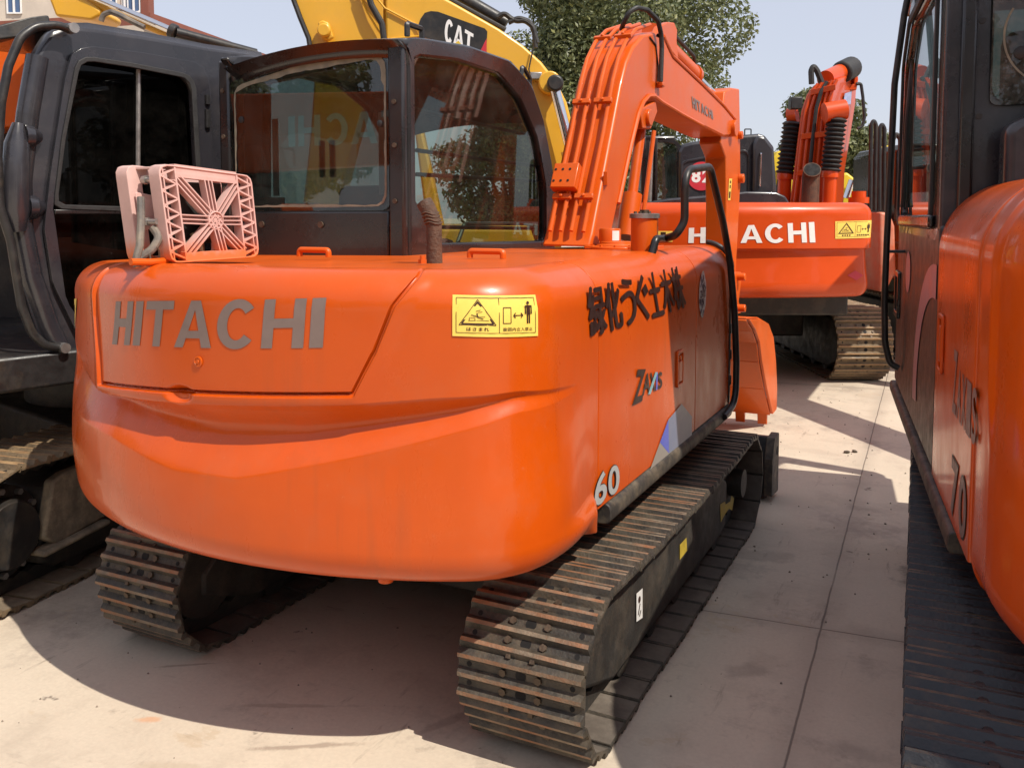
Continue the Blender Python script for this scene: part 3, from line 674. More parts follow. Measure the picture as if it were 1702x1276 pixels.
# lower rail, front trim, deck
rl=MB(); rl.prism(fillet([(XR+.016,2.70,.59),(XR+.016,2.70,.660),(XR-.08,2.70,.664),(XR-.08,2.70,.59)],[.03,.03,0,0]),(0,1.76,0)); rl.build('lower_rail',M['dusty'],exc,bevel=.004)
ft=MB(); prof=[(XR-.12,4.432),(XR+.006,4.432),(XR+.006,4.455),(XR-.02,4.50),(XR-.12,4.52)]
ft.prism([(x,y,.664) for x,y in prof],(0,0,.68)); 
arc=[(XR+.006-.14*(1-math.cos(a)),4.445,1.344+.128*math.sin(a)) for a in np.linspace(0,1.5,9)]
ft.tube(arc,.013,8); 
for i in range(5): ft.box((XR+.004,4.447,.78+i*.13),(.012,.03,.05))
ft.build('front_trim',M['black'],exc,bevel=.004)
dk=MB(); dk.box((-1.96,3.42,.64),(1.86,2.0,.11)); dk.box((-1.96,3.7,.95),(1.7,1.4,.5)); dk.build('deck',M['dark'],exc,bevel=.01)
tt=MB(); tt.lathe((-1.87,3.45,.34),(0,0,1),[(0,.38),(.1,.38),(.1,.46),(.2,.46),(.2,.42),(.245,.42)],40); tt.box((-1.87,3.45,.34),(1.0,.9,.14)); 
for a in (1,-1): tt.box((-1.87,3.45+a*.55,.30),(1.05,.22,.16))
tt.build('carbody',M['dark'],exc,bevel=.01)
# tow lug under the tail
k=MB(); P=body.p1(H(595,968)[0],ZB,0); k.box(P+Vector((.0,.10,-.006)),(.17,.10,.012)); k.cyl(P+Vector((.03,.06,-.012)),P+Vector((.03,.06,-.03)),.022,12); k.build('tow_lug',M['orange2'],cw,bevel=.002)
# fittings on the top
def zt_(x,y,z=ZT): return Vector(onZ(x,y,z))
hb=MB()
hb.build
for px0,px1,py in ((781,836,411),(498,546,424)):
    a=Vector(onY(px0,py,2.72 if px0>700 else 2.55)); b=Vector(onY(px1,py,2.72 if px0>700 else 2.55)); a.z=b.z=ZT+.018
    h=MB(); h.tube(fillet([a-Vector((0,0,.02)),a+Vector((0,0,.004)),b+Vector((0,0,.004)),b-Vector((0,0,.02))],.02,False),.011,10); h.build('grab_handle',M['orange2'],exc)
k=MB(); p=Vector(onY(702,412,2.3)); p.z=ZT; k.cyl(p,p+Vector((0,0,.012)),.013,6); k.cyl(p+Vector((0,0,.012)),p+Vector((0,0,.024)),.008,10); k.build('grease_fitting',M['orange2'],exc)
# exhaust stub
e0=Vector(onY(722,424,2.42)); e0.z=ZT-.01; e1=Vector(onY(721,372,2.42)); e2=Vector(onY(714,352,2.42)); e3=Vector(onY(705,336,2.42))
ex=MB(); pts=[e0,e0.lerp(e1,.5),e1.lerp(e2,-.05),e1.lerp(e2,.5),e2,e2.lerp(e3,.5),e3]
ex.tube(pts,[.026,.025,.025,.0255,.0245,.026,.026],20); o=ex.build('exhaust_pipe',M['rust'],exc)
dn=(e3-e2).normalized(); ex=MB(); ex.cyl(e3+dn*.0005,e3+dn*.0015,.0225,20); ex.build('pipe_mouth',M['hole'],o)
ex=MB()
for i,t_ in enumerate((.05,.3,.6,.85)):
    c_=e1.lerp(e2,t_); ex.tube([c_+Vector((.027*math.cos(a),.027*math.sin(a),.004*math.sin(3*a))) for a in np.linspace(0,6.283,17)[:-1]],.0028,6,closed=True)
ex.build('weld_wrinkle',M['rust'],o)
# filler and oil tank cap
P=Vector(onX(1024,401,-1.38)); zf=P.z
k=MB(); k.lathe((P.x,P.y,ZT-.005),(0,0,1),[(0,.125),(.012,.125),(.012,.09),(.022,.088),(.022,.075),(.035,.072),(.035,.045)],36); k.box((P.x+.03,P.y+.03,ZT+.004),(.30,.24,.014)); o=k.build('tank_lid',M['orange2'],exc,bevel=.003)
k=MB(); k.lathe((P.x-.03,P.y,ZT+.03),(0,0,1),[(0,.05),(.05,.05),(.058,.046),(.06,0)],28); c2=k.build('filler_cap',M['orange2'],o)
k=MB(); c_=Vector((P.x-.03,P.y,ZT+.03)); f=lambda a,b:c_+Vector((.0508*math.cos(-1.0+.75*a),.0508*math.sin(-1.0+.75*a),.004+.044*b)); gridquad(k,f,0,0,1,1,6,1); c3=k.build('cap_label',M['white'],c2)
for i in range(10):
    k=MB(); a=i*.628; k.cyl((P.x+.108*math.cos(a),P.y+.108*math.sin(a),ZT+.006),(P.x+.108*math.cos(a),P.y+.108*math.sin(a),ZT+.015),.007,6); k.build('bolt',M['orange2'],o)
T=Vector(onX(1071,396,-1.17)); rT=.5*46/1480*math.hypot(T.x,T.y)*.97
k=MB(); k.lathe((T.x,T.y,ZT-.02),(0,0,1),[(0,rT),(.155,rT)],32); tk=k.build('oil_tank',M['orange2'],exc)
k=MB(); k.lathe((T.x,T.y,ZT+.135),(0,0,1),[(0,rT*1.12),(.018,rT*1.12),(.02,rT*.98),(.02,0)],32); tl=k.build('tank_top',M['steel'],tk)
k=MB(); k.cyl((T.x,T.y,ZT+.155),(T.x,T.y,ZT+.17),.022,6); 
for i in range(4): k.cyl((T.x-.03+.02*i,T.y-.03,ZT+.155),(T.x-.03+.02*i,T.y-.03,ZT+.163),.008,6)
k.build('bolt',M['bolt'],tl)
# handrail
hr=[Vector((-1.22,3.62,ZT+.03)),Vector(onX(1105,397,-1.10)),Vector(onX(1130,388,-1.02))]+[Vector(onX(*p,-.99)) for p in ((1139,366),(1137,300))]
hr=hr[:2]+[Vector(onX(1124,391,-1.03)),Vector(onX(1138,368,-1.0)),Vector(onX(1138,283,-.99)),Vector(onX(1180,277,-.985)),Vector(onX(1202,370,-.98)),Vector(onX(1214,440,-.975)),Vector(onX(1221,520,-.97)),Vector(onX(1224,600,-.97)),Vector(onX(1223,668,-.97)),Vector(onX(1203,693,-.98))]
hr[0]=Vector(onX(1090,397,-1.095)); hr.insert(0,hr[0]+Vector((-.01,-.02,-.06)))
k=MB(); k.tube(fillet(hr,[0,.03,.05,.06,.08,.09,.09,.2,.2,.2,.2,.12,0],False,8),.0165,14); k.build('handrail',M['black'],exc)

# ---- boom
BX0,BX1=-1.72,-1.48
bp=[(980,410),(986,388),(1033,141),(1042,104),(1053,78),(1069,59),(1095,52),(1103,62),(1118,95),(1167,141),(1203,177),(1222,200),(1224,216),(1212,226),(1203,227),(1167,209),(1132,190),(1097,169),(1086,160),(1077,160),(1068,170),(1060,190),(1048,240),(1027,338),(1012,410)]
bprof=[onX(*p,BX1) for p in bp]
k=MB(); k.prism(bprof,(BX0-BX1,0,0)); boom=k.build('boom',M['orange2'],exc,bevel=.012,smooth=32)
# raised flange lines along the boom edges
k=MB()
for a,b_ in ((2,10),(12,24)):
    pass
yz=lambda px,py:onX(px,py,BX1)
k.tube([Vector(yz(*p))+Vector((.004,0,0)) for p in bp[15:24]],.012,8); k.tube([Vector(yz(*p))+Vector((.0,0,.006)) for p in bp[7:12]],.010,8); k.build('edge_strip',M['orange2'],boom)
# ear at the bend for the arm cylinder
for dx in (0,-.2):
    k=MB(); k.prism([Vector(yz(*p))+Vector((dx,0,0)) for p in ((1088,62),(1097,44),(1110,37),(1121,38),(1126,50),(1125,68),(1128,100),(1105,70))],(-.035,0,0)); k.build('lug',M['orange2'],boom,bevel=.006)
# piping up the back
def backoff(px,py,x,off): q=Vector(onX(px,py,BX1)); return q
ridge=[Vector(onX(*p,BX1)) for p in ((986,390),(1003,300),(1018,225),(1033,141),(1042,104),(1054,76),(1070,57),(1092,49))]
def offset(path,d):
    out=[]
    for i,p in enumerate(path):
        t=(path[min(i+1,len(path)-1)]-path[max(i-1,0)]).normalized(); n=Vector((0,-t.z,t.y)); out.append(p+n*d)
    return out
RO=offset(ridge,.035)
for i,fx in enumerate((.16,.38,.60,.84)):
    x=BX0+(BX1-BX0)*fx
    q=[Vector((x,p.y,p.z)) for p in (RO if i<3 else offset(ridge,.028))]
    k=MB(); k.tube(fillet(q,.06,False,4),.0105,10); k.build('hydraulic_pipe',M['orange2'],boom)
for t_,w_,x0 in ((.62,.09,.08),(2.6,.05,.1),(5.2,.05,.0)):
    i=int(t_);p=ridge[i].lerp(ridge[i+1],t_-i);t=(ridge[i+1]-ridge[i]).normalized(); n=Vector((0,-t.z,t.y)); rot=Matrix((Vector((1,0,0)),t,n)).transposed()
    for half in (0,1):
        k=MB(); k.box(Vector((BX0+(BX1-BX0)*(.28+.46*half),p.y,p.z))+n*.043,((BX1-BX0)*.38,.026,.022),rot); k.cyl(Vector((BX0+(BX1-BX0)*(.28+.46*half),p.y,p.z))+n*.05,Vector((BX0+(BX1-BX0)*(.28+.46*half),p.y,p.z))+n*.064,.009,6); k.build('pipe_clamp',M['orange2'],boom,bevel=.003)
i=0;p=ridge[0].lerp(ridge[1],.95);t=(ridge[1]-ridge[0]).normalized();n=Vector((0,-t.z,t.y));rot=Matrix((Vector((1,0,0)),t,n)).transposed()
k=MB(); k.box(Vector((BX0+(BX1-BX0)*.32,p.y,p.z))+n*.06,((BX1-BX0)*.52,.13,.05),rot)
k.build('valve_block',M['orange2'],boom,bevel=.005)
for a in (-.4,-.1,.2): 
    for b_ in (-.03,.03): k=MB(); q=Vector((BX0+(BX1-BX0)*(.32+a*.5),p.y,p.z))+n*.0855+t*b_; k.cyl(q,q+n*.002,.006,10); k.build('port',M['hole'],boom)
k=MB(); P=Vector(onX(1093,141,BX1)); k.cyl(P+Vector((-.0,0,0)),P+Vector((.03,0,0)),.02,12); k.box(P+Vector((.02,0,-.0)),(.03,.05,.02)); k.build('hose_fitting',M['orange2'],boom,bevel=.003)
hz=[Vector(onX(*p,BX1+.03)) for p in ((1098,136),(1099,110),(1100,80),(1099,58),(1094,35),(1085,16),(1077,11),(1073,18),(1074,34),(1079,44))]
for i in range(5,10): hz[i].x-=.03*(i-4)
k=MB(); k.tube(fillet(hz,.05,False,4),.013,10); k.build('hose',M['rubber'],boom)
k=MB(); k.tube([Vector(onX(*p,BX1+.004)) for p in ((1093,141),(1094,110),(1090,75),(1080,62))],.004,6); k.build('thin_hose',M['rubber'],boom)
# pivot boss and warning strip
k=MB(); P=Vector(onX(1077,196,BX1)); k.cyl(P+Vector((-.26,0,0)),P+Vector((.018,0,0)),.045,20); 
k.prism([Vector(onX(*p,BX1+.0)) for p in ((1064,182),(1090,168),(1093,186),(1082,215),(1068,214))],(-.24,0,0)); k.build('cylinder_bracket',M['orange2'],boom,bevel=.006)
k=MB(); a=Vector(onX(1070,212,-1.52)); b_=Vector(onX(1046,395,-1.52)); a.x=b_.x=-1.535
m_=a.lerp(b_,.62); k.cyl(m_,b_,.055,20); bc=k.build('boom_cylinder',M['orange2'],exc)
k=MB(); k.cyl(a,m_,.028,16); k.build('rod',M['orange2'],bc)
k=MB(); o_=Vector((.075,0,0)); k.tube([a.lerp(b_,.04)+o_,a.lerp(b_,.5)+o_,b_+o_],.012,10); k.build('hydraulic_pipe',M['orange2'],bc)
# boom lettering
f=quadfn(*[onX(*p,BX1+.0035) for p in ((1152,180),(1186,199),(1184,184),(1150,160))]); k=MB(); blockword(k,f,WORD,WID,.035,st=.062); k.build('lettering',M['decalgrey'],boom)
# small sensor bracket on the boom flank
P=Vector(onX(1005,298,BX1)); k=MB(); k.prism([P+Vector((0,-.02,-.03)),P+Vector((0,.03,.0)),P+Vector((0,-.02,.035))],(.02,0,0)); k.build('bracket',M['orange2'],boom,bevel=.002)
# arm cylinder
a=Vector(onX(1116,50,-1.6)); b_=Vector(onX(1213,164,-1.6)); m_=a.lerp(b_,.60)
a=Vector((-1.6,onX(1116,52,BX1)[1],onX(1116,52,BX1)[2])); b_=Vector((-1.6,onX(1216,158,BX1)[1],onX(1216,158,BX1)[2])); m_=a.lerp(b_,.62)
k=MB(); k.cyl(a,m_,.058,22); k.cyl(m_-(b_-a).normalized()*.05,m_,.066,22); ac=k.build('arm_cylinder',M['orange2'],exc)
k=MB(); k.cyl(m_,b_,.028,16); k.build('rod',M['chrome'],ac)
k=MB(); d_=(b_-a); u_=Vector((.045,0,.075)); k.tube(fillet([a.lerp(b_,.05)+u_*.6,a.lerp(b_,.12)+u_,a.lerp(b_,.5)+u_,a.lerp(b_,.58)+u_*.5],.05,False),.012,10); k.build('hose',M['rubber'],ac)
# arm
AX0,AX1=-1.655,-1.50
ap=[(1205,152),(1216,146),(1229,148),(1230,200),(1231,300),(1226,400),(1222,470),(1219,545),(1207,548),(1206,470),(1208,350),(1207,262),(1198,238),(1200,200)]
aprof=[onX(*p,AX1) for p in ap]
k=MB(); k.prism(aprof,(AX0-AX1,0,0)); arm=k.build('arm',M['orange2'],exc,bevel=.01)
k=MB(); P=Vector(onX(1213,214,AX1)); k.cyl(P+Vector((-.27,0,0)),P+Vector((.05,0,0)),.06,20); P=Vector(onX(1228,297,AX1)); k.cyl(P,P+Vector((.04,0,0)),.035,16); P=Vector(onX(1228,225,AX1)); k.cyl(P,P+Vector((.03,0,0)),.03,16); k.build('pin',M['orange2'],arm,bevel=.004)
f=quadfn(*[onX(*p,AX1+.003) for p in ((1210,333),(1214,333),(1217,297),(1212,297))]); k=MB(); gridquad(k,f,0,0,1,1); o=k.build('warning_label',M['labely'],arm)
k=MB(); f2=lambda a,b:Vector(f(a,b))+Vector((.001,0,0)); gridquad(k,f2,.2,.1,.8,.4);gridquad(k,f2,.3,.55,.7,.7);gridquad(k,f2,.3,.78,.7,.9); k.build('marking',M['ink'],o)
# bucket linkage and bucket
k=MB()
for x in (-1.49,-1.71): k.prism([(x,onX(a_,b2,-1.49)[1],onX(a_,b2,-1.49)[2]) for a_,b2 in ((1222,452),(1232,452),(1232,468),(1228,500),(1232,520),(1222,524),(1218,500))],(-.03,0,0))
P=Vector(onX(1228,460,-1.48)); k.cyl(P+Vector((-.28,0,0)),P+Vector((.05,0,0)),.03,16); P=Vector(onX(1226,512,-1.48)); k.cyl(P+Vector((-.28,0,0)),P+Vector((.06,0,0)),.03,16)
k.build('bucket_link',M['orange2'],exc,bevel=.005)
KX0,KX1=-1.86,-1.20
back=[(1246,531),(1256,548),(1263,568),(1267,600),(1275,645),(1285,688)]; front=[(1291,680),(1292,645),(1290,600),(1286,560),(1278,538),(1264,530)]
bk=MB(); sp_=[onX(*p,KX1) for p in back+front]
for x in (0,KX0-KX1+.02): bk.prism([(p[0]+x,p[1],p[2]) for p in sp_],(-.02,0,0))
bq=[Vector(onX(*p,KX1)) for p in back]; 
for a,b_ in zip(bq[:-1],bq[1:]):
    n=(b_-a).cross(Vector((1,0,0))).normalized()*.014
    bk.prism([a+Vector((-.021,0,0)),b_+Vector((-.021,0,0)),b_+n+Vector((-.021,0,0)),a+n+Vector((-.021,0,0))],(KX0-KX1+.042,0,0))
tpq=[Vector(onX(*p,KX1)) for p in ((1278,538),(1264,530),(1246,531))]
for a,b_ in zip(tpq[:-1],tpq[1:]): 
    n=(b_-a).cross(Vector((1,0,0))).normalized()*.012
    bk.prism([a+Vector((-.021,0,0)),b_+Vector((-.021,0,0)),b_+n+Vector((-.021,0,0)),a+n+Vector((-.021,0,0))],(KX0-KX1+.042,0,0))
bk.box((KX0*.5+KX1*.5,bq[-1].y-.01,bq[-1].z+.06),(KX1-KX0-.04,.03,.12))
bk.box((KX0*.5+KX1*.5,bq[2].y-.004,bq[2].z),(KX1-KX0-.05,.012,.012))
for x in (-1.68,-1.54): bk.prism([(x,bq[0].y-.02,bq[0].z-.10),(x,bq[0].y+.25,bq[0].z-.02),(x,bq[0].y+.2,bq[0].z+.16),(x,bq[0].y+.06,bq[0].z+.2),(x,bq[0].y-.02,bq[0].z+.1)],(.03,0,0))
bucket=bk.build('bucket',M['orange2'],exc,bevel=.004)
for i in range(4):
    x=KX0+.08+(KX1-KX0-.16)*i/3; y,z=bq[-1].y,bq[-1].z; k=MB()
    k.prism([(x-.035,y-.03,z+.05),(x-.035,y+.03,z+.05),(x-.035,y+.02,z-.085),(x-.035,y+.0,z-.085)],(.07,0,0)); k.build('tooth',M['orange2'],bucket,bevel=.004)
# blade
k=MB(); bl=[(5.02,.03),(5.10,.0),(5.17,.02),(5.12,.17),(5.17,.345),(5.10,.355),(5.03,.2)]; k.prism([(-2.86,a,b_) for a,b_ in bl],(1.94,0,0)); blade=k.build('dozer_blade',M['black'],exc,bevel=.006)
k=MB(); k.prism(fillet([(-.92,5.0,.04),(-.92,5.2,.02),(-.92,5.2,.365),(-.92,5.06,.36),(-.92,5.0,.25)],.02),(.045,0,0)); o=k.build('end_plate',M['dusty'],blade,bevel=.005)
k=MB(); k.cyl((-.876,5.14,.27),(-.8735,5.14,.27),.025,16); k.build('bolt_hole',M['hole'],o)
for x in (-2.35,-1.4): k=MB(); k.prism([(x,4.1,.2),(x,5.04,.12),(x,5.04,.26),(x,4.1,.34)],(.09,0,0)); k.build('blade_arm',M['dark'],exc,bevel=.008)

# ---- cab
cab=MB(); CXR,CXL,CY0=-1.95,-2.90,3.0
outp=[(652,412),(650,75),(662,64),(700,62),(780,75),(850,100),(885,140),(905,200),(920,280),(925,330),(925,412)]
so_=[onX(*p,CXR) for p in outp]; so_[0]=(CXR,CY0,1.40); so_[1]=(CXR,CY0,onX(650,75,CXR)[2]); so_[-1]=(CXR,so_[-2][1],1.40)
inp=[(690,330),(690,93),(760,101),(830,124),(866,166),(893,230),(907,310),(907,400),(722,404),(712,362)]
si_=fillet([onX(*p,CXR) for p in inp],.03)
cab.ring(fillet(so_,.04),si_,(-.05,0,0)); 
cabo=cab.build('cab',M['cabblack'],exc,bevel=.012)
cb=MB(); dxl=CXL-CXR
cb.ring([(p[0]+dxl+.05,p[1],p[2]) for p in fillet(so_,.04)],[(p[0]+dxl+.05,p[1],p[2]) for p in si_],(-.05,0,0)); cb.build('cab_side_frame',M['cabblack'],cabo,bevel=.012)
k=MB(); k.prism([Vector(p)+Vector((-.022,0,0)) for p in [onX(*p,CXR) for p in ((684,340),(684,85),(760,93),(835,116),(872,160),(900,225),(914,310),(914,404),(715,406),(704,362))]],(-.005,0,0)); k.build('side_window',M['glass'],cabo)
k=MB(); k.prism([(CXL+.03,p[1],p[2]) for p in si_],(-.005,0,0)); k.build('side_window',M['glassclear'],cabo)
# roof: crowned across the cab
zr0,zr1=1.635,2.225
rf=MB(); rp=[Vector(p) for p in so_[1:8]]; NX=14
rows=[]
for i,p in enumerate(rp):
    row=[]
    for j in range(NX+1):
        u=j/NX; x=CXR-.004+(CXL-CXR+.055)*u; crown=.026*(1-(2*u-1)**2)-.045*u*u
        row.append((x,p.y-(.03 if i==0 else 0)*(1-(2*u-1)**6),p.z+crown-.004))
    rows.append(row)
rows.insert(0,[(x,y+.004,min(z-.03,zr1+.045-.03*(CXR-x))) for x,y,z in rows[0]]); 
rf.add([q for r_ in rows for q in r_],[(i*(NX+1)+j,i*(NX+1)+j+1,(i+1)*(NX+1)+j+1,(i+1)*(NX+1)+j) for i in range(len(rows)-1) for j in range(NX)])
o=rf.build('roof',M['cabblack'],cabo,smooth=40); sm=o.modifiers.new('thick','SOLIDIFY'); sm.thickness=.03; sm.offset=-1
# rear face
ro_=fillet([(CXL+.0,CY0,1.40),(CXR-.002,CY0,1.40),(CXR-.002,CY0,2.30),(CXL,CY0,2.26)],.05)
ri_=fillet([(CXL+.05,CY0,zr0+.0),(CXR-.115,CY0,zr0),(CXR-.115,CY0,zr1+.01),(CXL+.05,CY0,zr1-.07)],.05)
k=MB(); k.ring(ro_,ri_,(0,.05,0)); k.build('rear_frame',M['cabblack'],cabo,bevel=.008)
k=MB(); k.prism(fillet([(CXL+.015,CY0-.006,zr0-.012),(CXR-.085,CY0-.006,zr0-.012),(CXR-.085,CY0-.006,zr1+.035),(CXL+.4,CY0-.006,zr1+.02),(CXL+.015,CY0-.006,zr1-.04)],.05),(0,-.006,0)); rw=k.build('rear_window',M['glassclear'],cabo)
k=MB(); a=fillet([(CXL+.05,CY0-.0135,zr0+.004),(CXR-.10,CY0-.0135,zr0+.004),(CXR-.10,CY0-.0135,zr1+.02),(CXL+.4,CY0-.0135,zr1+.004),(CXL+.05,CY0-.0135,zr1-.06)],.06); 
random.seed(3)
ii=[]
for p in a: ii.append(p)
cen=sum((Vector(p) for p in a),Vector())/len(a)
a2=resample(a,90); b2=[]
for q in a2:
    wv=.007+.006*random.random()+(.016 if q.z>zr1-.08 else 0); b2.append(q+(cen-q).normalized()*wv)
N_=len(a2); k.add(a2+b2,[(i,(i+1)%N_,N_+(i+1)%N_,N_+i) for i in range(N_)]); k.build('sealant',M['sealant'],rw)
for x,z in ((CXL+.09,2.02),(CXR-.13,1.97)): k=MB(); k.lathe((x,CY0-.012,z),(0,-1,0),[(0,.014),(.004,.014),(.006,.011),(.006,0)],14); k.build('window_stud',M['rubber'],rw)
k=MB(); k.box(((CXL+CXR)/2-.02,CY0-.008,1.515),(CXR-CXL-.14,.016,.21)); o=k.build('rear_panel',M['cabblack'],cabo,bevel=.01)
for x in (CXL+.2,CXL+.52): k=MB(); k.cyl((x,CY0-.017,1.565),(x,CY0-.024,1.565),.014,12); k.build('bolt',M['bolt'],o)
k=MB(); k.box((CXR-.045,CY0-.012,1.84),(.075,.034,.86)); k.build('rear_pillar',M['cabblack'],cabo,bevel=.01)
k=MB(); k.box((CXL-.006,CY0+.02,1.835),(.062,.075,.90)); o=k.build('hinge_post',M['cabblack'],cabo,bevel=.012)
for x,z,y in ((CXL-.01,1.95,.016),(CXL-.01,2.15,.016),(CXL-.01,1.72,.016),(CXR-.05,1.66,.029),(CXR-.05,1.88,.029),(CXR-.05,2.05,.029)):
    k=MB(); k.cyl((x,CY0-y,z),(x,CY0-y-.007,z),.010,8); k.build('bolt',M['bolt'],o)
k=MB(); 
for py in (183,250,290,377):
    a=Vector(onX(692,py,CXR-.06)); b_=Vector(onX(905,py+ (48 if py<200 else 28 if py<260 else 12 if py<300 else 3),CXR-.06)); k2=MB(); k2.tube(fillet([a,b_,b_+Vector((0,.0,-.10))],.03,False),.009,8); k2.build('guard_bar',M['black'],cabo)
# cab inside
k=MB(); k.box((-2.45,3.62,1.42),(.46,.46,.14)); k.prism([(-2.62,3.40,1.45),(-2.22,3.40,1.45),(-2.25,3.34,1.74),(-2.58,3.34,1.74)],(0,.10,0)); k.build('seat',M['seat'],cabo,bevel=.04,seg=3)
k=MB(); k.box((-2.42,3.75,1.25),(.9,1.3,.12)); k.build('floor_pan',M['interior'],cabo)
for x in (-2.72,-2.15): k=MB(); k.box((x,3.10,1.86),(.03,.006,.34)); k.build('strap',M['steel'],cabo)
k=MB(); k.box((-2.75,3.06,1.665),(.22,.006,.035)); k.build('perforated_strip',M['steel'],cabo)
for x in (-2.66,-2.60): k=MB(); k.cyl((x,3.35,1.78),(x,3.35,1.95),.014,10); k.build('control_lever',M['chrome'],cabo)
k=MB(); a=Vector(onX(760,405,CXR-.12)); b_=Vector(onX(772,372,CXR-.12)); c_=Vector(onX(915,372,CXR-.12)); k.tube(fillet([a,b_,c_],.03,False),.010,8); k.build('grab_bar',M['steel'],cabo)
# roof bracket and windscreen bracket
k=MB(); P=Vector(onX(688,56,CXR-.05)); k.tube(fillet([P+Vector((0,-.05,-.02)),P+Vector((0,-.05,.03)),P+Vector((0,.06,.03)),P+Vector((0,.06,-.02))],.01,False),.012,6); k.build('roof_bracket',M['black'],cabo)
k=MB(); P=Vector(onX(872,128,CXR-.02)); k.tube(fillet([P+Vector((0,-.04,-.02)),P+Vector((0,-.03,.05)),P+Vector((0,.06,.0)),P+Vector((0,.06,-.05))],.015,False),.012,6); k.build('roof_bracket',M['black'],cabo)
# tracks
M['padback']=mat('dusty_lifted_pad_back',(.15,.125,.10),.8,.05,.35,9,.2,60,col2=(.07,.055,.045),amt=.7,thr=.52,s2=7)  # dusty inner pad faces, colour lifted to lighten their shade
SH=[M['shoe'],M['grouser'],M['bolt'],M['hole'],M['padback']]
track(exc,I4,-1.077,2.44,4.50,.222,.40,SH,pitch=.135,out=1,sag=.02)
track(exc,I4,-2.598,2.42,4.50,.222,.40,SH,pitch=.135,out=-1,sag=.02,phase=3)
# paint marks on the track frame
k=MB(); xo=-1.077+.40*.28+.003
def onf(px,py): return onX(px,py,xo)
ymp=mat('yellow_marking_paint',(.5,.36,.04),.6,0,.2,20)
k.add([onf(*p) for p in ((1197,838),(1205,833),(1206,838),(1214,833),(1216,823),(1220,828),(1217,848),(1212,845),(1208,850),(1203,858),(1198,868))],[list(range(11))]); k.build('painted_arrow',ymp,exc)
k=MB(); k.add([onf(*p) for p in ((1130,905),(1141,893),(1142,915),(1130,930))],[(0,1,2,3)]); k.build('paint_mark',ymp,exc)
k=MB(); f=quadfn(*[onX(*p,xo+.002) for p in ((1058,1033),(1068,1026),(1068,977),(1058,986))]); gridquad(k,f,0,0,1,1); o=k.build('decal_plate',M['white'],exc)
k=MB(); f2=quadfn(*[onX(*p,xo+.003) for p in ((1058,1033),(1068,1026),(1068,977),(1058,986))]); disc2(k,f2,(.5,.7),.12,.6,14); bar2(k,f2,(.3,.2),(.6,.55),.07,.6);bar2(k,f2,(.5,.12),(.75,.3),.06,.6); k.build('marking',M['ink'],o)

# ================================================================== PINK COOLER ON THE TAIL
pk=thing('cooler_unit','faded pink plastic cooler frame with cross bracing and hoses standing on the orange tail','cooler',(-2.2,2.05,1.46))
def camd(px,py,v): return MV@Vector(onV(px,py,v))
q=[camd(285,438,2.76),camd(432,427,3.05),camd(418,292,3.05),camd(262,271,2.76)]
for v in (0,1): pass
fx=(q[1]-q[0]).normalized(); fn_=fx.cross(Vector((0,0,1))).normalized()      # towards the lens
def PF(a,b,o=0): return (q[0]*(1-a)+q[1]*a)*(1-b)+(q[3]*(1-a)+q[2]*a)*b+fn_*o
def pstrip(k,p0,p1,w,o0,o1):
    A=PF(*p0);B=PF(*p1); d=(B-A).normalized(); n=d.cross(fn_).normalized()*w/2
    k.prism([A+n+fn_*o0,B+n+fn_*o0,B-n+fn_*o0,A-n+fn_*o0],fn_*(o1-o0))
PM=mat('pink_plastic_orange_foot',(.60,.385,.345),.55,0,.1,9,.05,60,spec=.3)
# sprayed orange near the foot: the overspray line of the frame itself
N=PM.node_tree.nodes;L=PM.node_tree.links; b_=N['Principled BSDF']; src=b_.inputs['Base Color'].links[0].from_socket
g_=N.new('ShaderNodeNewGeometry');sx=N.new('ShaderNodeSeparateXYZ');L.new(g_.outputs['Position'],sx.inputs[0]); nn=N.new('ShaderNodeTexNoise'); nn.inputs['Scale'].default_value=14
ad=N.new('ShaderNodeMath');ad.operation='MULTIPLY_ADD';ad.inputs[1].default_value=.05;L.new(nn.outputs[0],ad.inputs[0]);L.new(sx.outputs[2],ad.inputs[2])
rr=N.new('ShaderNodeMapRange');rr.inputs[1].default_value=1.50;rr.inputs[2].default_value=1.56;rr.inputs[3].default_value=.9;rr.inputs[4].default_value=0;L.new(ad.outputs[0],rr.inputs[0])
mx=N.new('ShaderNodeMix');mx.data_type='RGBA';L.new(rr.outputs[0],mx.inputs[0]);L.new(src,mx.inputs[6]);mx.inputs[7].default_value=(.70,.16,.03,1);L.new(mx.outputs[2],b_.inputs['Base Color'])
k=MB(); rr_=lambda i,o:fillet([PF(i,i,o),PF(1-i,i,o),PF(1-i,1-i,o),PF(i,1-i,o)],.03)
k.ring(rr_(0,0),rr_(.016,0),fn_*-.055); front=k.build('front_frame',PM,pk,bevel=.0015)
k=MB()
for a in (.165,.825): pstrip(k,(a,.02),(a,.98),.006,-.04,0)
for b in (.05,.90): pstrip(k,(.165,b),(.825,b),.012 if b>.5 else .03,-.03,0)
pstrip(k,(.165,.965),(.825,.965),.03,-.03,-.004)
for a0,a1 in ((.012,.165),(.988,.825)):
    n=6
    for i in range(n):
        b0=.04+.92*i/n;b1=.04+.92*(i+.5)/n;b2=.04+.92*(i+1)/n
        pstrip(k,(a0,b1),(a1,b0),.005,-.035,-.002); pstrip(k,(a0,b1),(a1,b2),.005,-.035,-.002)
        P=[PF(a0,b1,-.03),PF(a1,b0,-.03),PF(a1,b0+(b1-b0)*.45,-.03)]; k.prism(P,fn_*.004)
        P=[PF(a0,b1,-.026),PF(a1,b2,-.026),PF(a1,b2-(b2-b1)*.45,-.026)]; k.prism(P,fn_*.004)
    pstrip(k,(a0+(a1-a0)*.22,.03),(a0+(a1-a0)*.22,.97),.004,-.035,-.003)
k.build('truss_edge',PM,front)
hub=(.53,.44)
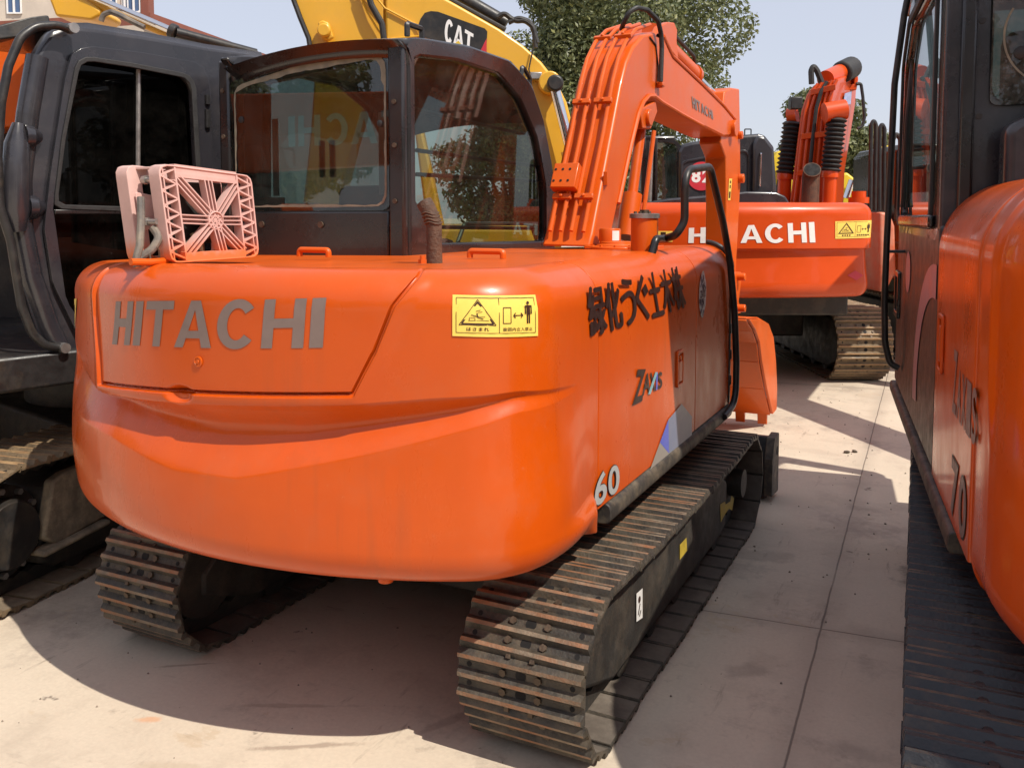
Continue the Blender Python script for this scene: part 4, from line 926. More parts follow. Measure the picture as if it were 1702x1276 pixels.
for tgt in ((.175,.88),(.50,.89),(.82,.86),(.825,.445),(.82,.08),(.585,.06),(.18,.07),(.17,.45)):
    k=MB(); pstrip(k,hub,tgt,.030,-.03,-.022)
    A=PF(*hub);B=PF(*tgt);d=(B-A).normalized();n=d.cross(fn_).normalized()
    for o in (-.013,0,.013): k.prism([A+n*(o+.002)+fn_*-.022,B+n*(o+.002)+fn_*-.022,B+n*(o-.002)+fn_*-.022,A+n*(o-.002)+fn_*-.022],fn_*.022)
    k.build('brace',PM,front)
k=MB(); C0=PF(*hub); k.lathe(C0+fn_*-.03,fn_,[(0,.030),(.032,.030),(.033,.027),(.026,.025),(.026,0)],28)
k.build('hub',PM,front)
k=MB()
for i in range(6):
    a=i*1.047+.3; d=(fx*math.cos(a)+Vector((0,0,1))*math.sin(a)); p=C0+fn_*-.0035
    n=d.cross(fn_)*.0012; k.prism([p+d*.007+n,p+d*.022+n,p+d*.022-n,p+d*.007-n],fn_*.001)
k.build('hub_slot',M['ink'],front)
off=-fn_*.125-fx*.028
k=MB(); ro=[p+off for p in rr_(0,0)]; ri=fillet([PF(.14,.05)+off,PF(.93,.05)+off,PF(.93,.86)+off,PF(.14,.86)+off],.02); k.ring(ro,ri,fn_*-.06); back=k.build('rear_frame',PM,pk,bevel=.002)
for a,b in ((.12,.985),(.88,.985),(.06,.02),(.94,.02)):
    k=MB(); A=PF(a,b)-fn_*.05; k.prism([A-fx*.02-Vector((0,0,.008)),A+fx*.02-Vector((0,0,.008)),A+fx*.02+Vector((0,0,.0)),A-fx*.02+Vector((0,0,.0))],off*.62); k.build('cross_tie',PM,back,bevel=.002)
k=MB(); k.box((q[0]+q[2])/2+off*.62+Vector((0,0,.015)),(.205,.028,.20),Matrix.Rotation(math.atan2(fx.y,fx.x),3,'Z')); core=k.build('radiator_core',M['fins'],pk,bevel=.004)
k=MB(); k.prism([PF(.03,.33)+off*.92,PF(.27,.36)+off*.92,PF(.27,.62)+off*.92,PF(.2,.70)+off*.92,PF(.03,.72)+off*.92],fn_*.004); k.build('bracket',M['pink'],back,bevel=.002)
for a,b in ((.10,.85),(.06,.42)):
    k=MB(); p=PF(a,b)+off*.8; k.cyl(p-fn_*.01,p+fn_*.06,.009,14); k.lathe(p+fn_*.0,fn_,[(0,.014),(.018,.014),(.018,.009)],8); k.build('pipe_fitting',M['steel'],pk)
h0=PF(.12,.60)+off*.6
for pts,r,m_ in (([PF(-.02,.66)+off*.6,PF(-.08,.42)+off*.5,PF(-.16,.18)+off*.4,PF(-.21,.06)+off*.4,PF(-.21,-.02)+off*.4],.012,'hose'),([PF(.03,.36)+off*.5,PF(.02,.26)+off*.3,PF(-.06,.14)+off*.35,PF(-.15,.06)+off*.5,PF(-.22,.02)+off*.5],.013,'hose'),([PF(.62,.30)+off*.4,PF(.45,.26)+off*.4,PF(.3,.14)+off*.4,PF(.2,.02)+off*.4],.016,'hose'),([PF(.45,.02)+off*.35,PF(.46,.16)+off*.4,PF(.43,.3)+off*.5],.010,'brass'),([PF(.75,.02)+off*.4,PF(.76,.22)+off*.45,PF(.70,.34)+off*.5],.011,'steel'),([PF(-.30,.035)+off*.3,PF(-.12,.02)+off*.3,PF(.06,.02)+off*.3],.011,'orange2')):
    k=MB(); k.tube(fillet(pts,.05,False,5),r,10); k.build('hose' if m_=='hose' else 'pipe',M[m_],pk)
k=MB(); c=PF(-.06,.07)+off*.3; k.tube([c+fx*.016*math.cos(a)+Vector((0,0,.03*math.sin(a)))+fn_*.004*math.sin(2*a) for a in np.linspace(0,6.283,20)[:-1]],.003,6,closed=True); k.build('pipe_clamp',M['bolt'],pk)
k=MB(); k.box(PF(.45,.16)+off*.7,(.10,.035,.07),Matrix.Rotation(math.atan2(fx.y,fx.x),3,'Z')); k.build('pump_body',M['brass'],pk,bevel=.01)

# ================================================================== EXCAVATOR WITH THE RED DISC (behind, square to the lens)
e82=thing('excavator','large orange excavator behind with white tail lettering and a red disc on its black housing','excavator',tuple(MV@Vector((2.2,9.8,0))),YAW)
V0=7.6
b82=Body(onV(1468,400,V0)[0],onV(1040,400,V0)[0],10.2,10.2,(2.12,V0+3.2),3.2,.16,.16); b82.fr=MV
Z80,Z81=onV(1330,497,V0)[2],onV(1400,336,V0)[2]
cz=onV(1330,413,V0)[2]
def d82(s,z):
    s=np.asarray(s,float);z=np.asarray(z,float)
    rt=.11; q_=np.clip((z-(Z81-rt))/rt,0,1); d=-(rt-rt*np.sqrt(np.clip(1-q_*q_,0,1)))
    rb=.14; q_=np.clip((Z80+rb-z)/rb,0,1); d-=rb*.8*(1-np.sqrt(np.clip(1-q_*q_,0,1)))
    d-=.045*(1-sstep(cz-.02,cz,z))*sstep(Z80,cz-.01,z)**.6
    return d,z
b82.disp=d82
us_=np.unique(np.linspace(0,b82.len,260)); zs_=np.unique(np.r_[np.linspace(Z80,Z81-.11,70),Z81-.11+.11*np.sin(np.linspace(0,1.5708,12)),np.linspace(cz-.025,cz+.01,14)])
pp=body_parts(b82,us_,zs_,lambda s,z:np.zeros(s.shape,int),e82,MV,[('counterweight',M['orange3'])]); c82=pp['counterweight']
for Zc,nm in ((Z81,'top_cover'),(Z80,'counterweight_base')):
    r_=b82.pt(np.linspace(0,b82.len,120),np.full(120,Zc)); k=MB(MV); k.add([tuple(p) for p in r_],[list(range(120))]); k.build(nm,M['orange3'],e82 if Zc==Z81 else c82)
f=onbody((1144,404),(1355,403),(1353,369),(1145,379),.004,b82); k=MB(MV); blockword(k,f,WORD,WID,.035,st=.064); k.build('lettering',M['white'],c82)
warning_label('warning_label',onbody((1388,397),(1449,395),(1448,366),(1388,368),.004,b82),onbody((1388,397),(1449,395),(1448,366),(1388,368),.0055,b82),c82,MV,full=False)
k=MB(MV); f=onbody((1090,402),(1118,402),(1118,384),(1090,384),.004,b82); gridquad(k,f,0,0,1,1,3,1); o=k.build('warning_label',M['labely'],c82); k=MB(MV); f=onbody((1090,402),(1118,402),(1118,384),(1090,384),.0055,b82); gridquad(k,f,.1,.1,.9,.35);gridquad(k,f,.3,.45,.6,.9); k.build('marking',M['ink'],o)
k=MB(MV); f=onbody((1411,466),(1439,466),(1439,450),(1411,450),.004,b82); k.add([f(0,.5),f(.5,0),f(1,.5),f(.5,1)],[(0,1,2,3)]); k.build('reflector',M['reddec'],c82)
def vprism(k,px,v,depth): k.prism([onV(*p,v) for p in px],(0,depth,0)); return k
# black cab and housing
k=MB(MV); o_=[onV(*p,8.5) for p in ((1066,352),(1066,232),(1074,226),(1124,234),(1132,242),(1132,352))]; i_=[onV(*p,8.5) for p in ((1092,346),(1092,238),(1098,234),(1122,239),(1126,246),(1126,346))]
k.ring(fillet(o_,.04),fillet(i_,.03),(0,.06,0)); k.box((np.mean([o_[0][0],o_[3][0]])-.02,9.1,2.02),(.02,1.1,.3)); cab82=k.build('cab',M['cabblack'],e82,bevel=.01)
k=MB(MV); k.prism([(x,8.545,z) for x,_,z in i_],(0,.006,0)); k.build('window',M['glassclear'],cab82)
for pxs in ((1066,1074),(1088,1093)): 
    k=MB(MV); vprism(k,[(pxs[0],350),(pxs[0],230),(pxs[1],228),(pxs[1],350)],8.46,.05); k.build('door_post',M['cabblack'],cab82,bevel=.008)
k=MB(MV); x0=o_[0][0];x1=o_[3][0]; k.prism([(x0-.45,8.5,1.55),(x0-.45,8.5,2.28),(x0-.38,8.5,2.36),(x1,8.5,2.36),(x1,8.5,2.30),(x0-.36,8.5,2.28),(x0-.40,8.5,1.55)],(0,1.2,0)); k.build('cab_shell',M['cabblack'],cab82,bevel=.02)
k=MB(MV); a=Vector(onV(1079,350,8.42));b_=Vector(onV(1083,236,8.42)); k.cyl(a,b_,.022,12); k.build('exhaust_stack',M['steel'],e82)
k=MB(MV); hp82=[(1126,350),(1127,252),(1134,240),(1150,236),(1236,224),(1262,222),(1272,225),(1287,244),(1291,300),(1293,350)]
k.prism(fillet([onV(*p,8.45) for p in hp82],.05),(0,.9,0)); hs=k.build('housing',M['cabgrey'],e82,bevel=.03,seg=3)
k=MB(MV); k.ring(fillet([onV(*p,8.449) for p in ((1131,340),(1131,268),(1240,248),(1246,258),(1246,330))],.06),fillet([onV(*p,8.449) for p in ((1134,337),(1134,271),(1238,252),(1243,260),(1243,328))],.06),(0,-.012,0)); k.build('panel_rim',M['cabgrey'],hs,bevel=.004)
k=MB(MV); vprism(k,[(1249,330),(1250,240),(1256,226),(1270,228),(1284,248),(1286,300),(1287,330)],8.44,-.05); k.build('side_box',M['cabgrey'],hs,bevel=.03,seg=3)
k=MB(MV); a=Vector(onV(1265,255,8.37));b_=Vector(onV(1263,310,8.37)); k.tube(fillet([a+Vector((0,.03,0)),a,b_,b_+Vector((0,.03,0))],.01,False),.008,8); k.build('handle',M['chrome'],hs)
k=MB(MV); P=Vector(onV(1243,222,8.5)); k.tube(fillet([P+Vector((-.03,0,-.02)),P+Vector((-.03,0,.04)),P+Vector((.03,0,.04)),P+Vector((.03,0,-.02))],.008,False),.006,6); k.build('lifting_eye',M['black'],hs)
k=MB(MV); C1=Vector(onV(1166,293,8.446)); k.cyl(C1,C1+Vector((0,-.004,0)),.135,36); dsc=k.build('number_disc',M['reddec'],hs)
k=MB(MV)
for i,ch in enumerate('82'): textquad(k,ch,lambda a,b,i=i:C1+Vector((-.095+.10*i+.085*a,-.006,-.06+.125*b)),bold=.04)
k.build('numeral',M['white'],dsc)
k=MB(MV); vprism(k,fillet([onV(*p,8.2) for p in ((1058,356),(1060,340),(1110,330),(1200,323),(1240,318),(1290,319),(1306,326),(1318,346))],.03) and [(1058,356),(1060,340),(1110,330),(1200,323),(1240,318),(1290,319),(1306,326),(1319,348)],8.15,.4); k.build('rear_ledge',M['cabgrey'],e82,bevel=.02,seg=3)
# boom of that machine
def loft(k,secs):
    n=len(secs[0]); vs=[p for s in secs for p in s]; fs=[list(range(n))[::-1],list(range((len(secs)-1)*n,len(secs)*n))]
    for i in range(len(secs)-1): fs+=[(i*n+a,i*n+(a+1)%n,(i+1)*n+(a+1)%n,(i+1)*n+a) for a in range(n)]
    k.add(vs,fs)
secs=[]
for (a,b,c) in (((1311,345),(1366,345),(1402,342)),((1318,290),(1369,288),(1404,285)),((1325,230),(1374,225),(1414,222)),((1331,185),(1379,178),(1422,172)),((1340,158),(1386,148),(1424,136)),((1352,142),(1392,133),(1423,118))):
    A=Vector(onV(*a,9.35));B=Vector(onV(*b,9.15));Cc=Vector(onV(*c,10.2)); D=A+Cc-B; secs.append([A,B,Cc,D])
k=MB(MV); loft(k,secs); bm82=k.build('boom',M['orange3'],e82,bevel=.02)
for fx_ in (.12,.3,.55,.72,.9):
    k=MB(MV); k.tube([s[0].lerp(s[1],fx_)+Vector((0,-.05,0)) for s in secs],.018,8); k.build('hydraulic_pipe',M['orange3'],bm82)
for i in (1,2,4):
    k=MB(MV); s=secs[i]; k.prism([s[0].lerp(s[1],.05)+Vector((0,-.09,-.02)),s[0].lerp(s[1],.95)+Vector((0,-.09,-.02)),s[0].lerp(s[1],.95)+Vector((0,-.09,.04)),s[0].lerp(s[1],.05)+Vector((0,-.09,.04))],(0,.06,0)); k.build('pipe_clamp',M['orange3'],bm82,bevel=.005)
k=MB(MV); k.tube(fillet([s[0].lerp(s[1],.45)+Vector((0,-.085,0)) for s in secs],.1,False,3),.02,8); k.build('hose',M['rubber'],bm82)
def bellow(px0,py0,px1,py1,v,r,name='bellows'):
    a=Vector(onV(px0,py0,v));b=Vector(onV(px1,py1,v)); k=MB(MV); n=24; d=b-a
    k.tube2([a+d*(i/n) for i in range(n+1)],[r*(1.0 if i%2 else .72) for i in range(n+1)],d.normalized(),18,0); return k
for x0,y0,x1,y1,v in ((1391,197,1380,286,9.0),(1317,203,1305,290,9.5)):
    bellow(x0,y0,x1,y1,v,.105).build('bellows',M['rubber'],bm82,smooth=20)
    a=Vector(onV(x1,y1-4,v));b_=Vector(onV(x1-3,352,v)); k=MB(MV); k.lathe(a,(b_-a),[(0,.075),(.03,.085),(.08,.085),(.08,.07),((b_-a).length,.07)],20); k.build('boom_cylinder',M['orange3'],bm82)
k=MB(MV); a=Vector(onV(1370,188,9.0));b_=Vector(onV(1405,182,9.0)); k.cyl(a,b_,.10,20); k.build('cylinder_pin',M['orange3'],bm82)
k=MB(MV); a=Vector(onV(1310,195,9.55));b_=Vector(onV(1325,192,9.5)); k.cyl(a,b_,.09,20); k.build('cylinder_pin',M['orange3'],bm82)
k=MB(MV); a=Vector(onV(1372,132,9.4));b_=Vector(onV(1402,118,9.8)); k.cyl(a,b_,.09,20); k.build('arm_cylinder',M['orange3'],bm82)
k=MB(MV); a=Vector(onV(1398,121,9.7));b_=Vector(onV(1416,112,9.9)); k.cyl(a,b_,.12,20); k.build('cylinder_boot',M['rubber'],bm82,bevel=.02)
k=MB(MV); vprism(k,[(1373,150),(1378,118),(1386,112),(1394,125),(1398,140),(1420,140),(1419,108),(1424,106),(1427,132),(1424,150)],9.9,.12); k.build('lug',M['orange3'],bm82,bevel=.01)
k=MB(MV); k.tube(fillet([onV(*p,9.3) for p in ((1349,140),(1348,118),(1352,110),(1358,118),(1366,138))],.08,False),.03,8); k.build('hose',M['rubber'],bm82)
k=MB(MV); k.tube(fillet([onV(*p,9.9) for p in ((1423,140),(1431,139),(1434,160),(1437,195),(1434,210),(1425,214))],.1,False),.018,8); k.build('hose',M['rubber'],bm82)
k=MB(MV); k.box(onV(1322,172,9.1),(.12,.1,.12)); k.build('work_lamp',M['black'],bm82,bevel=.01)
k=MB(MV); f=quadfn(onV(1401,176,9.13),onV(1411,174,9.13),onV(1411,160,9.13),onV(1401,163,9.13)); 
pl=[Vector(secs[3][1]).lerp(Vector(secs[3][2]),t) for t in (.45,.75)]; pl2=[Vector(secs[4][1]).lerp(Vector(secs[4][2]),t) for t in (.45,.75)]
nrm=(pl[1]-pl[0]).cross(Vector((0,0,1))).normalized()*.012
gridquad(k,quadfn(pl[0]+nrm,pl[1]+nrm,pl[1].lerp(pl2[1],.6)+nrm,pl[0].lerp(pl2[0],.6)+nrm),0,0,1,1); k.build('sticker',mat('blue_white_sticker',(.35,.4,.62),.4,0,.3,25),bm82)
k=MB(MV); a=Vector(onV(1346,350,8.9));b_=Vector(onV(1348,292,8.9));c_=Vector(onV(1350,282,8.82)); k.tube([a,b_,c_],[.085,.085,.085],20); xp=k.build('exhaust_pipe',M['rust'],e82)
k=MB(MV); d_=(c_-b_).normalized(); k.cyl(c_+d_*.001,c_+d_*.003,.075,20); k.build('pipe_mouth',M['hole'],xp)
k=MB(MV); k.lathe(onV(1427,338,9.0),(0,0,1),[(0,.1),(.06,.1),(.06,.07),(.12,.07),(.12,0)],20); k.build('filler_cap',M['orange3'],e82)
for pts in (((1446,350),(1448,208),(1452,200),(1456,208),(1454,350)),((1461,350),(1462,214),(1466,206),(1470,214),(1469,350)),((1479,350),(1485,232),(1490,221),(1496,232),(1499,350))):
    k=MB(MV); k.tube(fillet([onV(*p,9.3+.1*(pts[0][0]>1450)) for p in pts],.05,False),.022,8); k.build('handrail',M['black'],e82)
k=MB(MV); vprism(k,[(1462,352),(1480,354),(1488,376),(1490,452),(1474,484),(1462,486)],9.3,1.6); k.build('side_fairing',mat('faded_orange_fairing',(.62,.16,.08),.5,0,.15,6,col2=(.6,.34,.25),amt=.6,thr=.5,s2=5),e82,bevel=.03,seg=3)
k=MB(MV); k.box((2.2,9.6,Z80-.12),(1.9,2.6,.2)); k.lathe((2.2,9.9,.45),(0,0,1),[(0,.5),(.3,.5),(.3,.6),(.4,.6)],32); k.box((2.2,9.9,.5),(1.7,1.3,.3)); k.build('carbody',M['dark'],e82,bevel=.02)
M['padtan']=mat('tan_pad_back',(.26,.205,.14),.8,.05,.35,9,.2,60,col2=(.12,.09,.06),amt=.7,thr=.52,s2=7)  # tan inner pad faces, colour lifted against the shade as well
SHT=[M['shoe_tan'],M['grouser_tan'],M['bolt'],M['hole'],M['padtan']]
xt=onV(1437,560,8.4)[0]
track(e82,MV,xt,8.72,11.6,.33,.53,SHT,pitch=.171,gh=.03,out=1,sag=.01)
track(e82,MV,xt-2.05,8.72,11.6,.33,.53,SHT,pitch=.171,gh=.03,out=-1,sag=.01,single=True)

# ================================================================== RIGHT HAND EXCAVATOR
F70=Matrix.Translation((.06,2.6,0))@Matrix.Rotation(R(7),4,'Z')
e70=thing('excavator','orange excavator close at the right edge with black cab and grey number decals','excavator',tuple(F70@Vector((1.0,1.2,0))),R(7))
b70=Body(2.05,0,1.6,.93,(1.02,.55),1.62,.85,.95); b70.fr=F70  # unseen part of the tail stretched rearward so its shadow fills the aisle
Z70,T70=.60,1.72
seam70=b70.len-.93+.04
def d70(s,z):
    s=np.asarray(s,float);z=np.asarray(z,float)
    rt=.24; q_=np.clip((z-(T70-rt))/rt,0,1); d=-(rt-rt*np.sqrt(np.clip(1-q_*q_,0,1)))
    rb=.12; tail=1-sstep(seam70-.03,seam70+.02,s); q_=np.clip((Z70+rb-z)/rb,0,1); d-=tail*rb*.8*(1-np.sqrt(np.clip(1-q_*q_,0,1)))
    d-=.006*tail; d-=.010*(1-sstep(.002,.008,np.abs(s-seam70)))
    d+=.012*(1-sstep(.004,.03,np.abs(s-(seam70-.22))))*sstep(1.0,1.2,z)
    return d,z
b70.disp=d70
us_=dense(0,b70.len,[seam70,seam70-.22],420); zs_=np.unique(np.r_[np.linspace(Z70,T70-.24,90),T70-.24+.24*np.sin(np.linspace(0,1.5708,26))])
def reg70(s,z):
    r=np.zeros(s.shape,int); r[s>seam70]=1; r[(s>seam70)&(z<.665)]=-1; return r
pp=body_parts(b70,us_,zs_,reg70,e70,F70,[('counterweight',M['orange']),('side_panel',M['orange'])]); p70=pp['side_panel']
r_=b70.pt(np.linspace(0,b70.len,120),np.full(120,T70)); k=MB(F70); k.add([tuple(p) for p in r_],[list(range(120))]); k.build('top_cover',M['orange'],e70)
r_=b70.pt(np.linspace(0,seam70,120),np.full(120,Z70)); k=MB(F70); k.add([tuple(p) for p in r_],[list(range(120))]); k.build('counterweight_base',M['orange'],pp['counterweight'])
sq=lambda y,z,x=-.004:Vector((x,y,z))
k=MB(F70)
for i,ch in enumerate('70'): 
    for l,mi,e in ((0,1,.04),(-.0008,0,0)): textquad(k,ch,lambda a,b,i=i:sq(.40-.17*i-.14*(a*(1+2*e)-e),.70+.17*(b*(1+2*e)-e),-.0018+l),bold=.02+e*.6,mi=mi)
k.build('numbering',[M['decalgrey'],M['decalblack']],p70)
k=MB(F70)
for i,ch in enumerate('ZAXIS'): textquad(k,ch,lambda a,b,i=i:sq(.44-.095*i-.08*a,1.0+.15*b*(1.3 if i==0 else 1),-.0018),bold=.02)
k.build('lettering',M['decalgrey'],p70)
k=MB(F70); A=Vector((-.002,.74,1.17)); k.ring(fillet([A+Vector((0,-.055,-.10)),A+Vector((0,.055,-.10)),A+Vector((0,.055,.10)),A+Vector((0,-.055,.10))],.015),fillet([A+Vector((0,-.042,-.085)),A+Vector((0,.042,-.085)),A+Vector((0,.042,.085)),A+Vector((0,-.042,.085))],.012),(-.010,0,0)); k.box(A+Vector((-.004,0,0)),(.01,.06,.12)); k.build('latch',M['orange'],p70,bevel=.003)
k=MB(F70); k.prism(fillet([(-.02,.30,.60),(.09,.30,.60),(.09,.30,.664),(-.02,.30,.664)],[.02,0,0,.02]),(0,2.63,0)); k.build('lower_rail',M['dusty'],e70,bevel=.004)
k=MB(F70); k.box((.04,1.905,1.12),(.08,1.95,.90)); lo=k.build('cab_lower_side',M['black'],e70,bevel=.02)
k=MB(F70)
for r0,r1 in ((.46,.36),):
    n=24;C2=Vector((-.0035,1.0,.85)); vs=[]
    for i in range(n+1):
        a=math.pi*.5*i/n*1.15-.1
        for r_ in (r0,r1): vs.append(C2+Vector((0,r_*math.cos(a)*1.6,r_*math.sin(a)*1.25)))
    vs=[Vector((v.x,max(.955,v.y),v.z)) for v in vs]
    k.add(vs,[(2*i,2*i+1,2*i+3,2*i+2) for i in range(n)])
k.build('graphic',M['mauve'],lo)
k=MB(F70); C2=Vector((-.004,2.15,1.33)); n=20; k.add([C2+Vector((0,.13*math.cos(6.283*i/n),.10*math.sin(6.283*i/n))) for i in range(n)],[list(range(n))]); k.build('sticker',M['mauve'],lo)
k=MB(F70); k.ring([(-.002,2.60,1.05),(-.002,2.84,1.05),(-.002,2.84,1.30),(-.002,2.60,1.30)],[(-.002,2.63,1.08),(-.002,2.81,1.08),(-.002,2.81,1.27),(-.002,2.63,1.27)],(-.015,0,0),N=32); k.build('vent_rim',M['cabblack'],lo,bevel=.003)
# cab
ZC=2.72
cabf=MB(F70); so2=fillet([(0,.96,1.5),(0,.96,ZC-.03),(.0,2.5,ZC),(0,2.86,ZC-.25),(0,2.92,1.5)],.10); si2=fillet([(0,1.13,1.60),(0,1.13,2.52),(0,2.42,2.55),(0,2.72,2.40),(0,2.80,1.60)],.08)
cabf.ring(so2,si2,(.05,0,0)); cb70=cabf.build('cab',M['cabblack'],e70,bevel=.015)
k=MB(F70); k.prism([(.02,y,z) for _,y,z in si2],(.005,0,0)); k.build('door_window',M['glassclear'],cb70)
k=MB(F70); k.ring(fillet([(-.004,1.12,1.55),(-.004,1.12,2.56),(-.004,2.44,2.6),(-.004,2.77,2.42),(-.004,2.84,1.55)],.08),fillet([(-.004,1.16,1.59),(-.004,1.16,2.53),(-.004,2.42,2.56),(-.004,2.73,2.40),(-.004,2.80,1.59)],.08),(-.014,0,0)); k.build('door_seal',M['rubber'],cb70,bevel=.003)
k=MB(F70); k.box((-.012,1.85,1.58),(.024,1.5,.05)); k.build('door_rail',M['cabblack'],cb70,bevel=.01)
k=MB(F70); k.ring(fillet([(.0,.955,1.5),(1.0,.955,1.5),(1.0,.955,ZC-.05),(.0,.955,ZC-.05)],.05),fillet([(.155,.955,2.0),(.88,.955,2.0),(.88,.955,2.56),(.155,.955,2.56)],.05),(0,.06,0)); rf70=k.build('rear_frame',M['cabgrey'],cb70,bevel=.02,seg=3)
k=MB(F70); k.box((.075,.945,2.05),(.05,.02,1.1)); k.build('pillar_strip',M['cabblack'],rf70,bevel=.01)
for z in (1.95,2.28): k=MB(F70); k.cyl((.115,.957,z),(.115,.951,z),.011,10); k.build('bolt',M['black'],rf70)
k=MB(F70); k.prism(fillet([(.145,.945,1.985),(.9,.945,1.985),(.9,.945,2.58),(.145,.945,2.58)],.03),(0,-.006,0)); rw70=k.build('rear_window',glass('teal_cab_glass',(.20,.25,.23),1.0,.10),cb70)
k=MB(F70); k.lathe((.235,.938,2.16),(0,-1,0),[(0,.022),(.005,.022),(.009,.016),(.009,0)],18); k.build('window_stud',M['rubber'],rw70)
k=MB(F70); n=24; c_=Vector((.36,.936,2.22)); k.add([c_+Vector((r_*math.cos(a),0,r_*math.sin(a))) for a in np.linspace(2.6,4.6,n) for r_ in (.175,.182)],[(2*i,2*i+1,2*i+3,2*i+2) for i in range(n-1)]); k.build('wiper_mark',M['sealant'],rw70)
k=MB(F70); k.prism(fillet([(.17,.90,1.45),(.98,.90,1.45),(.98,.90,1.94),(.80,.90,1.97),(.30,.90,1.97),(.17,.90,1.90)],.06),(0,-.14,0)); k.build('rear_panel',M['cabgrey'],cb70,bevel=.03,seg=3)
k=MB(F70); k.box((.42,.82,1.985),(.16,.06,.03)); k.build('panel_notch',M['black'],cb70,bevel=.006)
k=MB(F70); k.box((.5,1.66,ZC+.0),(1.02,2.38,.07)); k.build('roof',M['cabblack'],cb70,bevel=.03,seg=3)  # unseen roof overhang at the rear, added to place the neighbour's flank shadow
k=MB(F70); k.box((.5,1.9,1.45),(.96,1.86,.06)); k.build('floor_pan',M['interior'],cb70)
k=MB(F70); k.box((.5,1.85,1.75),(.46,.46,.16)); k.box((.5,1.6,2.05),(.44,.14,.6)); k.build('seat',M['seat'],cb70,bevel=.05,seg=3)
k=MB(F70); k.ring([(.97,y,z) for _,y,z in so2],fillet([(.97,1.75,1.62),(.97,1.75,2.50),(.97,2.42,2.53),(.97,2.72,2.40),(.97,2.80,1.62)],.08),(.04,0,0)); k.build('cab_far_side',M['cabblack'],cb70,bevel=.01)
hr70=[Vector(onY(*p,5.0)) for p in ((1530,-70),(1512,-20),(1503,25),(1487,140),(1480,280),(1474,400),(1470,500),(1471,570),(1479,604),(1494,612))]
k=MB(); k.tube(fillet(hr70,.2,False,6),.0165,12); k.build('handrail',M['black'],e70)
k=MB(); k.tube([Vector(onY(*p,5.0)) for p in ((1472,418),(1512,418))],.008,8); k.build('rail_stay',M['black'],e70)
k=MB(); k.tube(fillet([Vector(onY(*p,5.25)) for p in ((1527,-40),(1522,60),(1508,200),(1502,330),(1500,345))],.2,False),.014,10); k.build('mirror_arm',M['black'],e70)
k=MB(F70); k.box((1.0,1.5,.9),(1.6,1.9,.5)); k.box((1.55,1.6,1.3),(.7,1.4,.7)); k.build('deck',M['dark'],e70,bevel=.02)
k=MB(F70); k.prism([(1.15,2.7,1.2),(1.15,3.1,1.2),(1.15,4.7,3.3),(1.15,6.2,2.9),(1.15,6.2,2.6),(1.15,4.75,2.85),(1.15,3.5,1.1)],(.26,0,0)); k.build('boom',M['orange2'],e70,bevel=.01)
k=MB(F70); k.prism([(1.17,6.05,2.95),(1.17,6.3,2.9),(1.17,6.15,1.0),(1.17,6.0,1.0)],(.22,0,0)); k.build('arm',M['orange2'],e70,bevel=.01)
T7=Matrix.Translation((.168,1.6,0))@Matrix.Rotation(R(2),4,'Z')
SHB=[M['shoe_blk'],M['grouser_blk'],M['black'],M['hole'],M['padback']]
track(e70,T7,0,.32,2.95,.235,.45,SHB,pitch=.140,out=-1,sag=.02)
track(e70,T7,1.55,.32,2.95,.235,.45,SHB,pitch=.140,out=1,sag=.02,single=True)
k=MB(T7); k.box((.78,1.6,.36),(1.1,1.1,.2)); k.build('carbody',M['dark'],e70,bevel=.02)

# ================================================================== LEFT HAND EXCAVATOR
A0=Vector((-3.5,2.5,0)); dL=Vector((.22,.975,0)).normalized(); nL=Vector((dL.y,-dL.x,0))
eL=thing('excavator','dark charcoal cab excavator at the left edge with dusty tan tracks','excavator',(-4.3,3.2,0),-math.atan2(.22,.975))
def pl(px,py,o=0): return Vector(onP(px,py,A0+nL*o,nL))
k=MB(); shell=fillet([pl(*p) for p in ((58,92),(92,40),(150,44),(250,60),(345,78),(400,86),(440,92),(440,600),(120,630),(86,590),(62,520),(38,440),(24,330),(34,210))],.05)
hole_=fillet([pl(*p) for p in ((84,345),(98,230),(122,106),(140,97),(215,108),(305,126),(318,142),(324,250),(330,350),(330,470),(250,560),(150,560),(106,500))],.03)
k.ring(shell,hole_,nL*-.09); cL=k.build('cab',M['cabgrey'],eL,bevel=.025,seg=3)
k=MB(); door=fillet([pl(*p,.004) for p in ((105,130),(118,84),(150,78),(230,88),(322,104),(340,118),(347,160),(350,300),(352,560),(180,590),(128,560),(84,470),(70,380),(80,290))],.04); k.ring(door,[p+nL*.004 for p in hole_],nL*.022); dL_=k.build('door',M['cabgrey'],cL,bevel=.008)
k=MB(); k.prism([p-nL*.03 for p in hole_],nL*-.006); k.build('door_window',M['glassdark'],dL_)
k=MB(); k.ring([p+nL*.026 for p in fillet([pl(*p) for p in ((83,347),(97,230),(121,104),(140,95),(215,106),(307,124),(320,141),(326,250),(332,350),(332,357))],.03)],[p+nL*.026 for p in fillet([pl(*p) for p in ((90,340),(104,230),(127,112),(142,103),(215,114),(302,131),(312,144),(318,250),(324,343),(324,347))],.03)],nL*.008); k.build('window_rubber',M['rubber'],dL_,bevel=.003)
k=MB(); a,b_=pl(88,356,.01),pl(330,356,.01); k.prism([a,b_,b_+Vector((0,0,.02)),a+Vector((0,0,.02))],nL*.02); k.build('window_bar',M['cabblack'],dL_,bevel=.004)
k=MB(); a,b_=pl(229,350,-.02),pl(230,116,-.02); k.tube([a,b_],.011,8); k.build('window_divider',M['steel'],dL_)
for y in (166,190,205): k=MB(); p=pl(345,y,.03); k.cyl(p-Vector((0,0,.022)),p+Vector((0,0,.022)),.014,12); k.build('hinge',M['black'],dL_)
